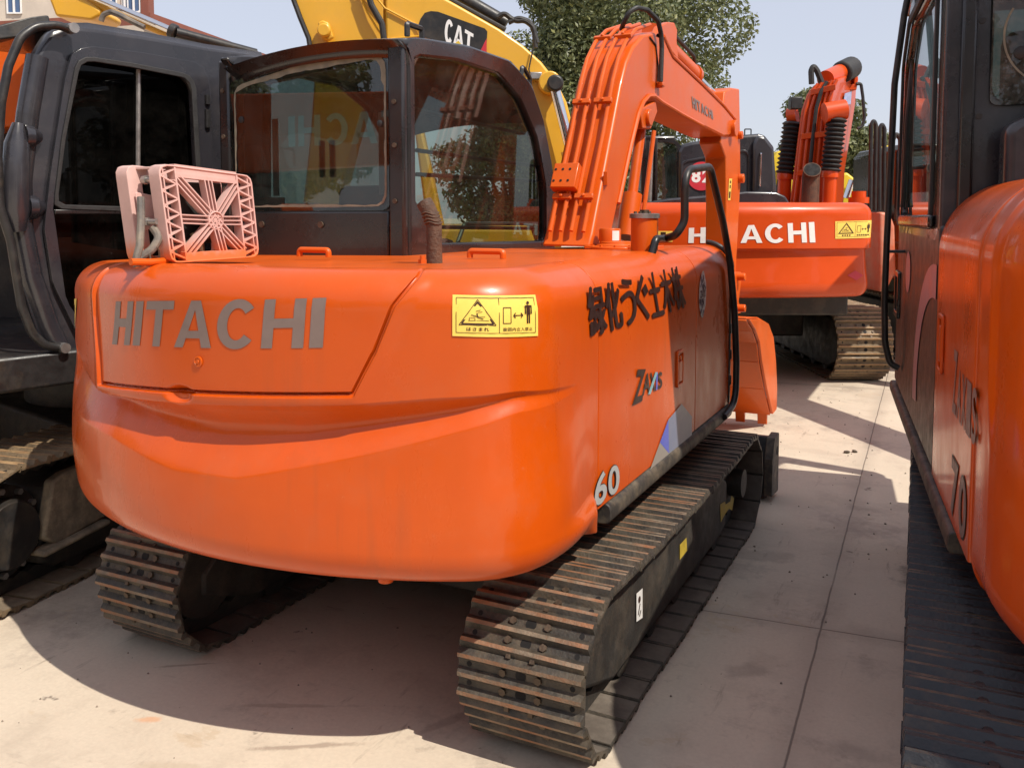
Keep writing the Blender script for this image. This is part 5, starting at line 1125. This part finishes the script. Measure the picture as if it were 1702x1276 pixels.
# front pillar, grip and rail
pill=[pl(*p,.0) for p in ((62,95),(46,190),(34,300),(36,380),(52,460),(80,540),(104,590))]
k=MB(); k.tube(fillet(pill,.1,False,4),[.045]*len(fillet(pill,.1,False,4)),14); k.build('front_pillar',M['cabgrey'],cL)
gp=[pl(*p,.03) for p in ((30,205),(28,240),(26,300),(26,350),(30,385))]
k=MB(); k.tube([gp[0],gp[1],gp[2],gp[3],gp[4]],[.022,.05,.055,.055,.03],16); k.build('grip_cover',M['cabgrey'],cL)
for px,py in ((52,228),(58,345)): k=MB(); k.tube2([pl(px-14,py,.02),pl(px,py,.02),pl(px+16,py,.0)],[.055,.05,.02],dL,16,0); k.build('grip_mount',M['cabgrey'],cL)
rail=[pl(*p,.05) for p in ((116,49),(95,42),(60,44),(34,62),(14,110),(2,170),(-4,260),(0,345),(18,400),(26,450),(36,510),(54,556),(78,576),(102,577))]
k=MB(); k.tube(fillet(rail,.12,False,5),.018,12); k.build('handrail',M['black'],eL)
for px,py in ((115,49),(101,577)): k=MB(); p=pl(px,py,.03); k.cyl(p,p+nL*.05,.022,12); k.build('rail_bolt',M['steel'],eL)
# windscreen side, roof and far side
dep=1.0
k=MB(); fp=[pl(*p) for p in ((30,200),(58,95),(90,44))]; 
k.ring([pl(60,92,-.05),pl(26,330,-.05),pl(90,592,-.05),pl(90,592,-dep),pl(26,330,-dep),pl(60,92,-dep)],[pl(62,112,-.1),pl(31,330,-.1),pl(86,560,-.1),pl(86,560,-dep+.06),pl(31,330,-dep+.06),pl(62,112,-dep+.06)],dL*.04); k.build('front_frame',M['cabgrey'],cL)
k=MB(); k.add([pl(62,112,-.1),pl(31,330,-.1),pl(31,330,-dep+.06),pl(62,112,-dep+.06)],[(0,1,2,3)]); k.add([pl(31,330,-.1),pl(86,560,-.1),pl(86,560,-dep+.06),pl(31,330,-dep+.06)],[(0,1,2,3)]); k.build('windscreen',glass('dim_windscreen',(.16,.16,.16),1.0,.02),cL)
k=MB(); tops=[pl(*p) for p in ((88,42),(150,41),(250,57),(345,76),(440,90))]; vs=[]
for t_ in tops: vs+=[t_+nL*.0+Vector((0,0,-.05)),t_-nL*.03+Vector((0,0,.012)),t_-nL*.5+Vector((0,0,.05)),t_-nL*dep+Vector((0,0,.0))]
k.add(vs,[(4*i+a,4*i+a+1,4*i+a+5,4*i+a+4) for i in range(4) for a in range(3)]); o=k.build('roof',M['cabgrey'],cL,smooth=60)
k=MB(); a=pl(92,40,-.1); k.prism([pl(-40,52,-.25),pl(55,28,-.2),pl(82,25,-.2),pl(86,44,-.2),pl(40,60,-.2),pl(-40,72,-.25)],nL*-.5); k.build('sun_visor',M['black'],cL,bevel=.01)
k=MB(); k.prism([pl(*p,-dep) for p in ((60,92),(440,92),(440,600),(90,600),(26,330))],nL*-.03); k.build('cab_far_side',M['cabblack'],cL)
k=MB(); k.prism([pl(440,92,0),pl(440,600,0),pl(440,600,-dep),pl(440,92,-dep)],dL*.04); k.build('cab_back',M['cabblack'],cL)
k=MB(); k.box(pl(210,420,-.5),(.45,.45,.16),Matrix.Rotation(-.22,3,'Z')); k.box(pl(260,330,-.5),(.45,.14,.6),Matrix.Rotation(-.22,3,'Z')); k.build('seat',M['seat'],cL,bevel=.05,seg=3)
# platform
FL=Matrix.Translation(A0)@Matrix.Rotation(-math.atan2(.22,.975),4,'Z')
k=MB(FL); k.box((-1.0,.75,.945),(2.1,2.6,.15)); k.build('platform',M['black'],eL,bevel=.015)
k=MB(FL); k.box((-1.5,2.0,1.35),(1.5,1.0,.66)); k.build('engine_house',M['orange'],eL,bevel=.08,seg=3)
k=MB(FL); k.lathe((-1.0,.8,.55),(0,0,1),[(0,.45),(.2,.45),(.2,.55),(.33,.55)],32); k.box((-1.0,.8,.45),(1.5,1.1,.3)); k.build('carbody',M['dark'],eL,bevel=.02)
k=MB(MV); vprism(k,[(-420,420),(-120,66),(50,66),(44,210),(-60,215),(-300,520)],4.75,.3); k.build('boom',M['orange2'],eL,bevel=.015)
k=MB(MV); vprism(k,[(-330,225),(48,216),(80,640),(-330,640)],5.1,.3); k.build('foot_or_dark_fill',M['dark'],eL,bevel=.015)  # added dark slab, stands in for the shade behind the windscreen
TLm=Matrix.Translation((-3.33,2.15,0))@Matrix.Rotation(R(8.6),4,'Z')
track(eL,TLm,-.225,.13,2.2,.275,.45,SHT,pitch=.150,gh=.026,out=1,motor=True,sag=.012)
track(eL,TLm,-1.75,.03,2.15,.275,.45,SHT,pitch=.150,gh=.026,out=-1,sag=.012,single=True)
k=MB(TLm); k.prism([(-.10,.27,.24),(-.10,.33,.47),(-.10,.40,.49),(-.10,.60,.50),(-.10,.64,.22),(-.10,.34,.19)],(.055,0,0)); k.prism([(-.10,.24,.17),(-.10,.62,.19),(-.10,.62,.215),(-.10,.24,.195)],(.09,0,0)); fb=k.build('frame_bracket',mat('mud_caked_steel',(.30,.245,.165),.8,0,.4,14,.3,60,col2=(.10,.08,.06),amt=.7,thr=.5,s2=9),eL,bevel=.012)
for z in (.375,.42): k=MB(TLm); k.cyl((-.045,.55,z),(-.022,.55,z),.019,6); k.build('bolt',M['steel'],fb)
f=quadfn((-.094,.70,.23),(-.094,.80,.23),(-.094,.80,.34),(-.094,.70,.34)); k=MB(TLm); gridquad(k,f,0,0,1,1); fo=k.build('decal_plate',M['white'],eL)
k=MB(TLm); textquad(k,'S',lambda a,b:Vector(f(.2+.6*a,.15+.7*b))+Vector((.001,0,0)),bold=.03); k.build('marking',M['ink'],fo)

# ================================================================== YELLOW EXCAVATOR WITH THE LETTERED BOOM
VC=6.9
eC=thing('excavator','yellow excavator behind the black cab with a dark lettered plate on its arched boom','excavator',tuple(MV@Vector((-1.2,7.6,0))),YAW)
k=MB(MV); outl=[(640,-60),(700,-25),(760,8),(830,48),(870,76),(900,103),(925,135),(942,170),(951,205),(954,260),(946,330),(930,430),(893,430),(903,290),(890,200),(862,140),(800,104),(720,84),(640,90)]
k.prism([onV(*p,VC) for p in outl],(0,.45,0)); bC=k.build('boom',M['yellow'],eC,bevel=.02,seg=3)
k=MB(MV); k.prism([onV(*p,VC+.03) for p in ((478,-60),(486,-5),(499,30),(513,64),(522,130),(516,220),(503,340),(560,345),(585,240),(612,150),(640,92),(640,-60))],(0,.36,0)); sC=k.build('arm',M['yellow'],eC,bevel=.02,seg=3)
k=MB(MV); k.tube([Vector(onV(*p,VC+.01)) for p in ((486,-5),(499,30),(513,64),(520,110))],.02,8); k.build('edge_strip',M['black'],sC)  # black strip laid along the edge to paint its shade
k=MB(MV); vprism(k,[(530,40),(538,36),(548,40),(556,64),(548,70),(536,66)],VC,-.05); P=Vector(onV(540,52,VC-.05)); k.cyl(P,P+Vector((0,-.05,0)),.05,20); k.build('pin_boss',M['yellow'],sC,bevel=.01)
k=MB(MV); k.prism([onV(*p,VC+.1) for p in ((688,210),(700,206),(748,430),(716,430))],(0,.2,0)); k.build('boom_cylinder',M['yellow'],eC,bevel=.02)
k=MB(MV); k.tube(fillet([onV(*p,VC-.04) for p in ((604,-30),(618,10),(635,40),(640,80))],.1,False),.024,10); k.build('hose',M['rubber'],bC)
k=MB(MV); k.tube([onV(*p,VC-.015) for p in ((590,-30),(610,20),(628,50),(640,66),(700,60),(690,40),(640,14),(612,-20))],.008,6); k.build('weld_bead',M['yellow'],bC)
k=MB(MV); vprism(k,[(694,47),(699,32),(706,22),(716,19),(728,20),(806,48),(810,53),(808,92),(798,88),(703,62)],VC-.002,-.004); lpC=k.build('badge_plate',M['black'],bC)
k=MB(MV); vprism(k,[(809,64),(809,92),(797,88)],VC-.007,-.002); k.build('badge_corner',M['reddec'],lpC)
k=MB(MV); f=quadfn(*[onV(*p,VC-.0085) for p in ((738,70),(785,86),(787,57),(741,30))]); blockword(k,f,'CAT',[.27,.34,.28],.015,st=.085); k.build('lettering',M['white'],lpC)
k=MB(MV); vprism(k,[(762,68),(771,80),(753,75)],VC-.0092,-.001); k.build('badge_triangle',M['yellow2'],lpC)
k=MB(MV); a=Vector(onV(735,-22,VC+.2));b_=Vector(onV(842,40,VC+.2)); k.cyl(a,b_,.055,16); k.build('arm_cylinder',M['black'],bC)
k=MB(MV); a=Vector(onV(730,-10,VC+.1));b_=Vector(onV(840,50,VC+.1)); k.cyl(a,b_,.02,10); k.build('hydraulic_pipe',M['rubber'],bC)
for pts in (((826,30),(838,22),(848,30),(858,36),(872,34),(885,44),(893,72)),((845,38),(862,30),(880,36),(888,50),(890,80))):
    k=MB(MV); k.tube(fillet([onV(*p,VC+.1) for p in pts],.08,False),.02,8); k.build('hose',M['rubber'],bC)
k=MB(MV); k.tube(fillet([onV(*p,VC-.03) for p in ((887,78),(882,100),(878,120),(890,128))],.05,False),.006,6); lw=k.build('lamp_cable',M['rubber'],bC)
k=MB(MV); k.box(onV(891,127,VC-.05),(.09,.06,.055)); lmp=k.build('work_lamp',M['steel'],bC,bevel=.008)
k=MB(MV); P=Vector(onV(913,140,VC)); k.cyl(P,P+Vector((0,-.10,0)),.085,24); k.build('pivot_boss',M['yellow'],bC,bevel=.01); k=MB(MV); P=Vector(onV(922,141,VC-.1)); k.cyl(P,P+Vector((0,-.10,0)),.062,24); k.build('pin_cap',M['black'],bC,bevel=.015)
k=MB(MV); a=Vector(onV(923,150,VC-.12));b_=Vector(onV(948,250,VC-.12)); k.cyl(a,b_,.038,18); k.build('rod',M['chrome'],bC)
k=MB(MV); b2=Vector(onV(975,360,VC-.12)); k.cyl(b_,b2,.075,18); k.build('boom_cylinder',M['yellow'],bC)
k=MB(MV); k.prism(fillet([onV(*p,VC-.3) for p in ((470,430),(470,375),(880,375),(900,430),(900,520),(470,520))],.06),(0,1.7,0)); k.build('house',M['yellow'],eC,bevel=.05,seg=3)
k=MB(MV); k.box((-.8,7.5,.62),(1.6,1.6,.6)); k.build('carbody',M['dark'],eC,bevel=.03)
track(eC,MV@Matrix.Translation((-.8,7.4,0))@Matrix.Rotation(R(90),4,'Z'),-.85,-1.4,1.4,.36,.5,SHT,pitch=.19,single=True,out=-1)

# ================================================================== OTHER YELLOW MACHINES
e2=thing('excavator','deep yellow excavator boom with chrome rod showing above the charcoal cab at top left','excavator',tuple(MV@Vector((-3.4,7.6,0))),YAW)
V2=7.4
k=MB(MV); vprism(k,[(60,-80),(78,-10),(92,27),(150,34),(166,26),(168,18),(128,-10),(118,-80)],V2,.4); b2_=k.build('boom',M['yellow'],e2,bevel=.02,seg=3)
k=MB(MV); a=Vector(onV(128,-16,V2));b_=Vector(onV(284,51,V2)); d_=b_-a; k.cyl(a,b_,.030,18); k.build('rod',M['chrome'],b2_)
k=MB(MV); k.cyl(a+Vector((.0,.06,-.055)),b_+Vector((0,.06,-.045)),.028,14); k.build('hydraulic_pipe',M['yellow'],b2_)
k=MB(MV); k.cyl(b_-d_*.01,b_+d_*.06,.062,18); k.build('rod_gland',M['black'],b2_,bevel=.01)
k=MB(MV); c_=Vector(onV(425,90,V2+.4)); k.cyl(b_+d_*.05,c_,.045,14); k.build('arm_cylinder',M['black'],b2_)
k=MB(MV); k.tube(fillet([onV(*p,V2-.1) for p in ((168,36),(172,24),(185,20),(200,26),(215,34),(240,46))],.05,False),.022,8); k.build('hose',M['hose'],b2_)
k=MB(MV); vprism(k,[(-900,520),(-900,200),(40,-200),(118,-80),(60,-80),(30,-60),(-760,420)],V2+.5,.35); k.build('foot_or_dark_fill',M['yellow'],e2,bevel=.02)
k=MB(MV); k.box((-7.2,8.6,1.0),(1.8,2.2,1.2)); k.build('house',M['yellow'],e2,bevel=.08,seg=3)
track(e2,MV@Matrix.Translation((-7.2,7.3,0)),0,0,2.2,.36,.5,SHT,pitch=.19,single=True,out=-1)
for lab,V3,polys in (('bright yellow excavator boom far behind, left of the bellows',14,[[(1278,345),(1285,262),(1296,250),(1312,252),(1330,300),(1340,345)]]),
                 ('sloping bright yellow excavator boom far behind, between bellows and black hoops',13,[[(1396,345),(1400,290),(1408,286),(1440,312),(1452,330),(1452,345)]]),
                 ('upright bright yellow excavator arm far behind the black hoops at right',15,[[(1466,345),(1470,300),(1474,242),(1486,240),(1490,300),(1520,345)]])):
    e=thing('excavator',lab,'excavator',tuple(MV@Vector((onV(polys[0][0][0],300,V3)[0],V3,0))),YAW)
    k=MB(MV); vprism(k,polys[0],V3,.45); bo=k.build('boom',M['yellow2'],e,bevel=.03)
    x0=onV(polys[0][0][0],340,V3)[0]; x1=onV(polys[0][-1][0],340,V3)[0]
    k=MB(MV); k.box((x0-.9,V3+.9,1.0),(x1-x0+.6,1.8,.7)); k.build('house',M['yellow2'],e,bevel=.1,seg=3)
    a=Vector(onV(polys[0][1][0]+6,330,V3-.1));b_=Vector(onV(polys[0][2][0]+8,270 if V3!=13 else 300,V3-.1)); k=MB(MV); k.cyl(a,b_,.05,12); k.build('hydraulic_cylinder',M['chrome'] if V3==13 else M['black'],bo)
    track(e,MV@Matrix.Translation((x0-.9,V3,0)),-.6,0,2.0,.33,.5,SHT,pitch=.19,single=True,out=-1)
    track(e,MV@Matrix.Translation((x0-.9,V3,0)),.6,0,2.0,.33,.5,SHT,pitch=.19,single=True,out=1)
    if V3==14:
        f=quadfn(*[onV(*p,V3-.005) for p in ((1296,286),(1306,286),(1306,276),(1296,276))]); k=MB(MV); gridquad(k,f,0,0,1,1); k.build('sticker',M['blue'],bo)

# ================================================================== BUILDINGS
VB=26
wall=mat('cream_render',(.55,.48,.40),.85,0,.12,1.2,.1,30,col2=(.36,.31,.27),amt=.5,thr=.55,s2=1.0); bgl=mat('blue_window_glass',(.06,.11,.22),.12,0,.1,2,coat=.6); redb=mat('red_brown_fascia',(.22,.07,.045),.7,0,.15,3)
bld=thing('building','cream building with blue windows at top left corner','building',tuple(MV@Vector((-14,VB,0))),YAW)
k=MB(MV); xa=onV(-250,0,VB)[0];xb=onV(236,0,VB)[0]; k.box(((xa+xb)/2,VB+.2,5.0),(xb-xa,.4,10)); wl=k.build('wall',wall,bld)
k=MB(MV); k.box((xb+.09,VB+.15,5.0),(.22,.4,10)); k.build('corner_pilaster',redb,bld)
for x0,x1,y0,y1 in ((13,36,24,-12),(176,193,9,-60),(204,211,20,-60),(213,232,22,-60),(-70,-40,24,-12)):
    a=onV(x0,y0,VB);b_=onV(x1,y1,VB); xc=(a[0]+b_[0])/2; ww=abs(b_[0]-a[0]); arch=y1==-12
    pts=[(a[0],a[2]),(b_[0],a[2]),(b_[0],b_[2])]+([(xc+ww/2*math.cos(t),b_[2]+ww/2*math.sin(t)) for t in np.linspace(.1,3.04,12)] if arch else [])+[(a[0],b_[2])]
    k=MB(MV); ins=[(xc+(x-xc)*.86,a[2]+.04+(z-a[2])*.95) for x,z in pts]; k.ring([(x,VB-.06,z) for x,z in pts],[(x,VB-.06,z) for x,z in ins],(0,.055,0),N=48); wf=k.build('window',M['white'],wl)
    k=MB(MV); k.prism([(x,VB-.02,z) for x,z in ins],(0,.015,0)); k.build('pane',bgl,wf)
    k=MB(MV); k.box((xc,VB-.05,(a[2]+b_[2])/2),(.05,.04,b_[2]-a[2])); k.build('mullion',M['white'],wf)
wh=thing('warehouse','long low warehouse with a red brown eave running away behind the charcoal cab','building',tuple(MV@Vector((-9,24,0))),YAW)
P0=Vector(onV(236,22,19.5));zr=P0.z; P1=Vector(onV(440,94,19.5*(362-22)/(362-94.))); P1.z=zr
k=MB(MV); dv=(P1-P0).normalized(); nv=Vector((-dv.y,dv.x,0)); k.prism([(P0.x,P0.y,0),(P1.x,P1.y,0),(P1.x,P1.y,zr-.25),(P0.x,P0.y,zr-.25)],nv*6); k.build('wall',wall,wh)
k=MB(MV); k.prism([P0-nv*.2+Vector((0,0,-.25)),P1-nv*.2+Vector((0,0,-.25)),P1-nv*.2,P0-nv*.2],nv*6.2); k.build('roof',redb,wh)

# ================================================================== TREES
def leaf_mat(name,c1,c2):
    m=bpy.data.materials.new(name); m.use_nodes=True; N=m.node_tree.nodes; L=m.node_tree.links; b=N['Principled BSDF']
    g=N.new('ShaderNodeNewGeometry'); r=N.new('ShaderNodeValToRGB'); r.color_ramp.elements[0].color=(*c1,1); r.color_ramp.elements[1].color=(*c2,1); e=r.color_ramp.elements.new(.9); e.color=(*c2,1); r.color_ramp.elements[2].color=(.22,.22,.07,1)
    L.new(g.outputs['Random Per Island'],r.inputs[0]); L.new(r.outputs[0],b.inputs['Base Color']); b.inputs['Roughness'].default_value=.45
    t=N.new('ShaderNodeBsdfTranslucent'); L.new(r.outputs[0],t.inputs[0]); x=N.new('ShaderNodeMixShader'); x.inputs[0].default_value=.3; L.new(b.outputs[0],x.inputs[1]); L.new(t.outputs[0],x.inputs[2]); L.new(x.outputs[0],N['Material Output'].inputs[0]); return m
bark=mat('tree_bark',(.12,.095,.07),.9,0,.3,9,.4,30)
LM=leaf_mat('camphor_leaf',(.075,.095,.035),(.19,.205,.085))
def tree(label,x,v,h0,h1,rad,nl,ls,seed,cat='tree'):
    rng=np.random.default_rng(seed); base=MV@Vector((x,v,0)); t=thing('tree',label,cat,tuple(base))
    k=MB(); top=base+Vector((0,0,h0+(h1-h0)*.6)); 
    k.tube([base,base+Vector((.05,0,h0*.5)),base+Vector((-.03,.05,h0)),top],[rad*.09,rad*.07,rad*.06,rad*.015],12)
    cl=[]
    nb=34
    for i in range(nb):
        th=rng.uniform(0,6.283); u=rng.uniform(-1,1); rr=rng.uniform(.45,.95)
        zc=(h0+h1)/2+(h1-h0)/2*u*.86; rw=rad*math.sqrt(max(.05,1-(u*.92)**2))*(1.0 if u<.2 else .94)
        c=np.array([base.x+rw*rr*math.cos(th),base.y+rw*rr*math.sin(th),zc]); s=rad*rng.uniform(.26,.44); cl.append((c,s))
        if i<18:
            a=base+Vector((0,0,h0+(h1-h0)*.35*rng.uniform(0,1))); k.tube([a,a.lerp(Vector(c),.5)+Vector((0,0,.15)),Vector(c)],[rad*.03,rad*.018,rad*.005],6)
    k.build('trunk',bark,t)
    w=np.array([s**2 for _,s in cl]); w/=w.sum(); V=[];Fc=[]; idx=rng.choice(nb,nl,p=w)
    n=rng.normal(size=(nl,3)); n/=np.linalg.norm(n,axis=1)[:,None]; rr=rng.uniform(.35,1,nl)**.45
    C=np.array([cl[i][0] for i in idx])+n*np.array([cl[i][1] for i in idx])[:,None]*rr[:,None]*np.array([1,1,.85])
    nn=n+rng.normal(size=(nl,3))*.7+np.array([0,0,.35]); nn/=np.linalg.norm(nn,axis=1)[:,None]
    a=np.cross(nn,rng.normal(size=(nl,3))); a/=np.linalg.norm(a,axis=1)[:,None]; b=np.cross(nn,a); L_=ls*rng.uniform(.6,1.25,nl)[:,None]
    vs=np.stack([C-a*L_*.5,C+b*L_*.24+nn*L_*.05,C+a*L_*.5,C-b*L_*.24+nn*L_*.05],1).reshape(-1,3)
    me=bpy.data.meshes.new('crown'); me.from_pydata([tuple(p) for p in (vs-np.array(base))],[],[(4*i,4*i+1,4*i+2,4*i+3) for i in range(nl)]); me.materials.append(LM); o=bpy.data.objects.new('crown',me); COL.objects.link(o); o.parent=t
    return t
def tx(px,v): return onV(px,300,v)[0]
tree('big leafy camphor tree towering behind the orange boom',tx(1008,20),20,2.0,7.6,2.65,66000,.125,1)
tree('dense tree behind the far orange boom and its bellows',tx(1372,25),25,1.6,5.05,1.5,15000,.16,2)
tree('low bushy tree peeping out right of the far orange boom',tx(1428,30),30,1.0,4.1,1.25,9000,.17,5)
tree('low dark tree seen through the side glass of the black cab',tx(850,22),22,.8,4.3,1.75,16000,.15,21)
tree('bushy dark tree behind the cab, left of the boom foot',tx(905,26),26,.5,3.7,1.5,9000,.16,22)
# small things on the concrete
k=MB(); P=Vector(onZ(1413,752,0)); n_=8; random.seed(4)
for i in range(3):
    c=P+Vector((random.uniform(-.03,.03),random.uniform(-.03,.03),.008)); k.lathe(c-Vector((0,0,.008)),(random.uniform(-.4,.4),.3,1),[(0,.012),(.008,.02),(.016,.014),(.019,0)],7)
o=k.build('clod',mat('dry_mud',(.10,.075,.055),.9,0,.3,30)); tag(o,'small dark mud clod on the sunlit concrete right of the bucket','mud clod')

# ================================================================== MACHINE BEHIND THE PHOTOGRAPHER, MIRRORED IN THE BLACK CAB'S REAR GLASS
eB=thing('excavator','orange excavator with grey boom lettering seen mirrored in the rear glass of the black cab','excavator',(-8.0,-4.2,0),R(90))
k=MB(); k.prism([(-11.5,-3.4,2.15),(-4.4,-3.4,2.30),(-3.9,-3.4,2.62),(-5.2,-3.4,3.10),(-9.5,-3.4,3.30),(-11.5,-3.4,3.0)],(0,-.35,0)); bB=k.build('boom',M['orange2'],eB,bevel=.02)
f=quadfn((-5.6,-3.396,2.52),(-8.0,-3.396,2.52),(-8.0,-3.396,2.92),(-5.6,-3.396,2.92)); k=MB(); blockword(k,f,WORD,WID,.035,st=.062); k.build('lettering',M['silver'],bB)
k=MB(); k.prism([(-4.5,-3.4,2.55),(-4.1,-3.4,2.6),(-3.9,-3.4,.9),(-4.2,-3.4,.8)],(0,-.3,0)); k.build('arm',M['orange2'],eB,bevel=.02)
k=MB(); k.box((-10.6,-4.4,1.35),(2.6,2.3,.9)); k.build('house',M['orange'],eB,bevel=.1,seg=3)
k=MB(); k.box((-9.6,-3.9,2.0),(1.3,.95,1.5)); k.build('cab',M['cabblack'],eB,bevel=.06,seg=3)
k=MB(); k.box((-10.2,-4.4,.7),(1.6,1.6,.5)); k.build('carbody',M['dark'],eB,bevel=.02)
TB=Matrix.Translation((-10.2,-4.4,0))@Matrix.Rotation(R(90),4,'Z')
track(eB,TB,.8,-1.4,1.4,.3,.5,SHT,pitch=.17,single=True,out=1); track(eB,TB,-.8,-1.4,1.4,.3,.5,SHT,pitch=.17,single=True,out=-1)

# trees across the yard, mirrored in the cab's side glass and in the paint
first=tree('leafy tree across the yard mirrored dark in the cab side glass',0,0,1.2,7.0,2.6,16000,.26,9)
first['group']='trees mirrored in the cab glass'
for i,(x,y) in enumerate(((-14,-9),(-8.5,-11.5),(-3.5,-12.5),(2.0,-12),(7.5,-12.5),(12.5,-9),(15,-3.5),(16.5,2.5),(-18,-4))):
    o=first if i==0 else first.copy()
    if i:
        COL.objects.link(o)
        for ch in list(first.children): c=ch.copy(); COL.objects.link(c); c.parent=o
    o.location=(x,y,0); o.rotation_euler=(0,0,i*1.3)

k=MB(); rg_=np.random.default_rng(11)
for i in range(420):
    x,y=rg_.uniform(-3.6,-.0),rg_.uniform(1.5,9)**1.0; r=rg_.uniform(.0015,.0055)*(1.3 if y>4 else 1); a=rg_.uniform(0,6.28)
    if -.95<x and y<1.6: continue
    v_=[Vector((x+r*math.cos(a+i_*1.2566)*rg_.uniform(.7,1.2),y+r*math.sin(a+i_*1.2566)*rg_.uniform(.7,1.2),.0005)) for i_ in range(5)]
    t_=[p.lerp(Vector((x,y,0)),.45)+Vector((0,0,r*.9)) for p in v_]
    k.add(v_+t_,[(0,1,6,5),(1,2,7,6),(2,3,8,7),(3,4,9,8),(4,0,5,9),(5,6,7,8,9)])
gt=kind(k.build('grit',mat('grit',(.22,.18,.14),.9,0,.4,40)),'stuff'); gt['label']='fine grit scattered over the concrete'

def copy_tree(o,parent=None):
    c=o.copy(); COL.objects.link(c)
    if parent: c.parent=parent
    for ch in list(o.children): copy_tree(ch,c)
    return c
e83=copy_tree(e82); e83.location=MV@Vector((2.2+3.25,9.8+.9,0)); e83['label']='orange excavator mostly hidden behind the black cab at the right edge'
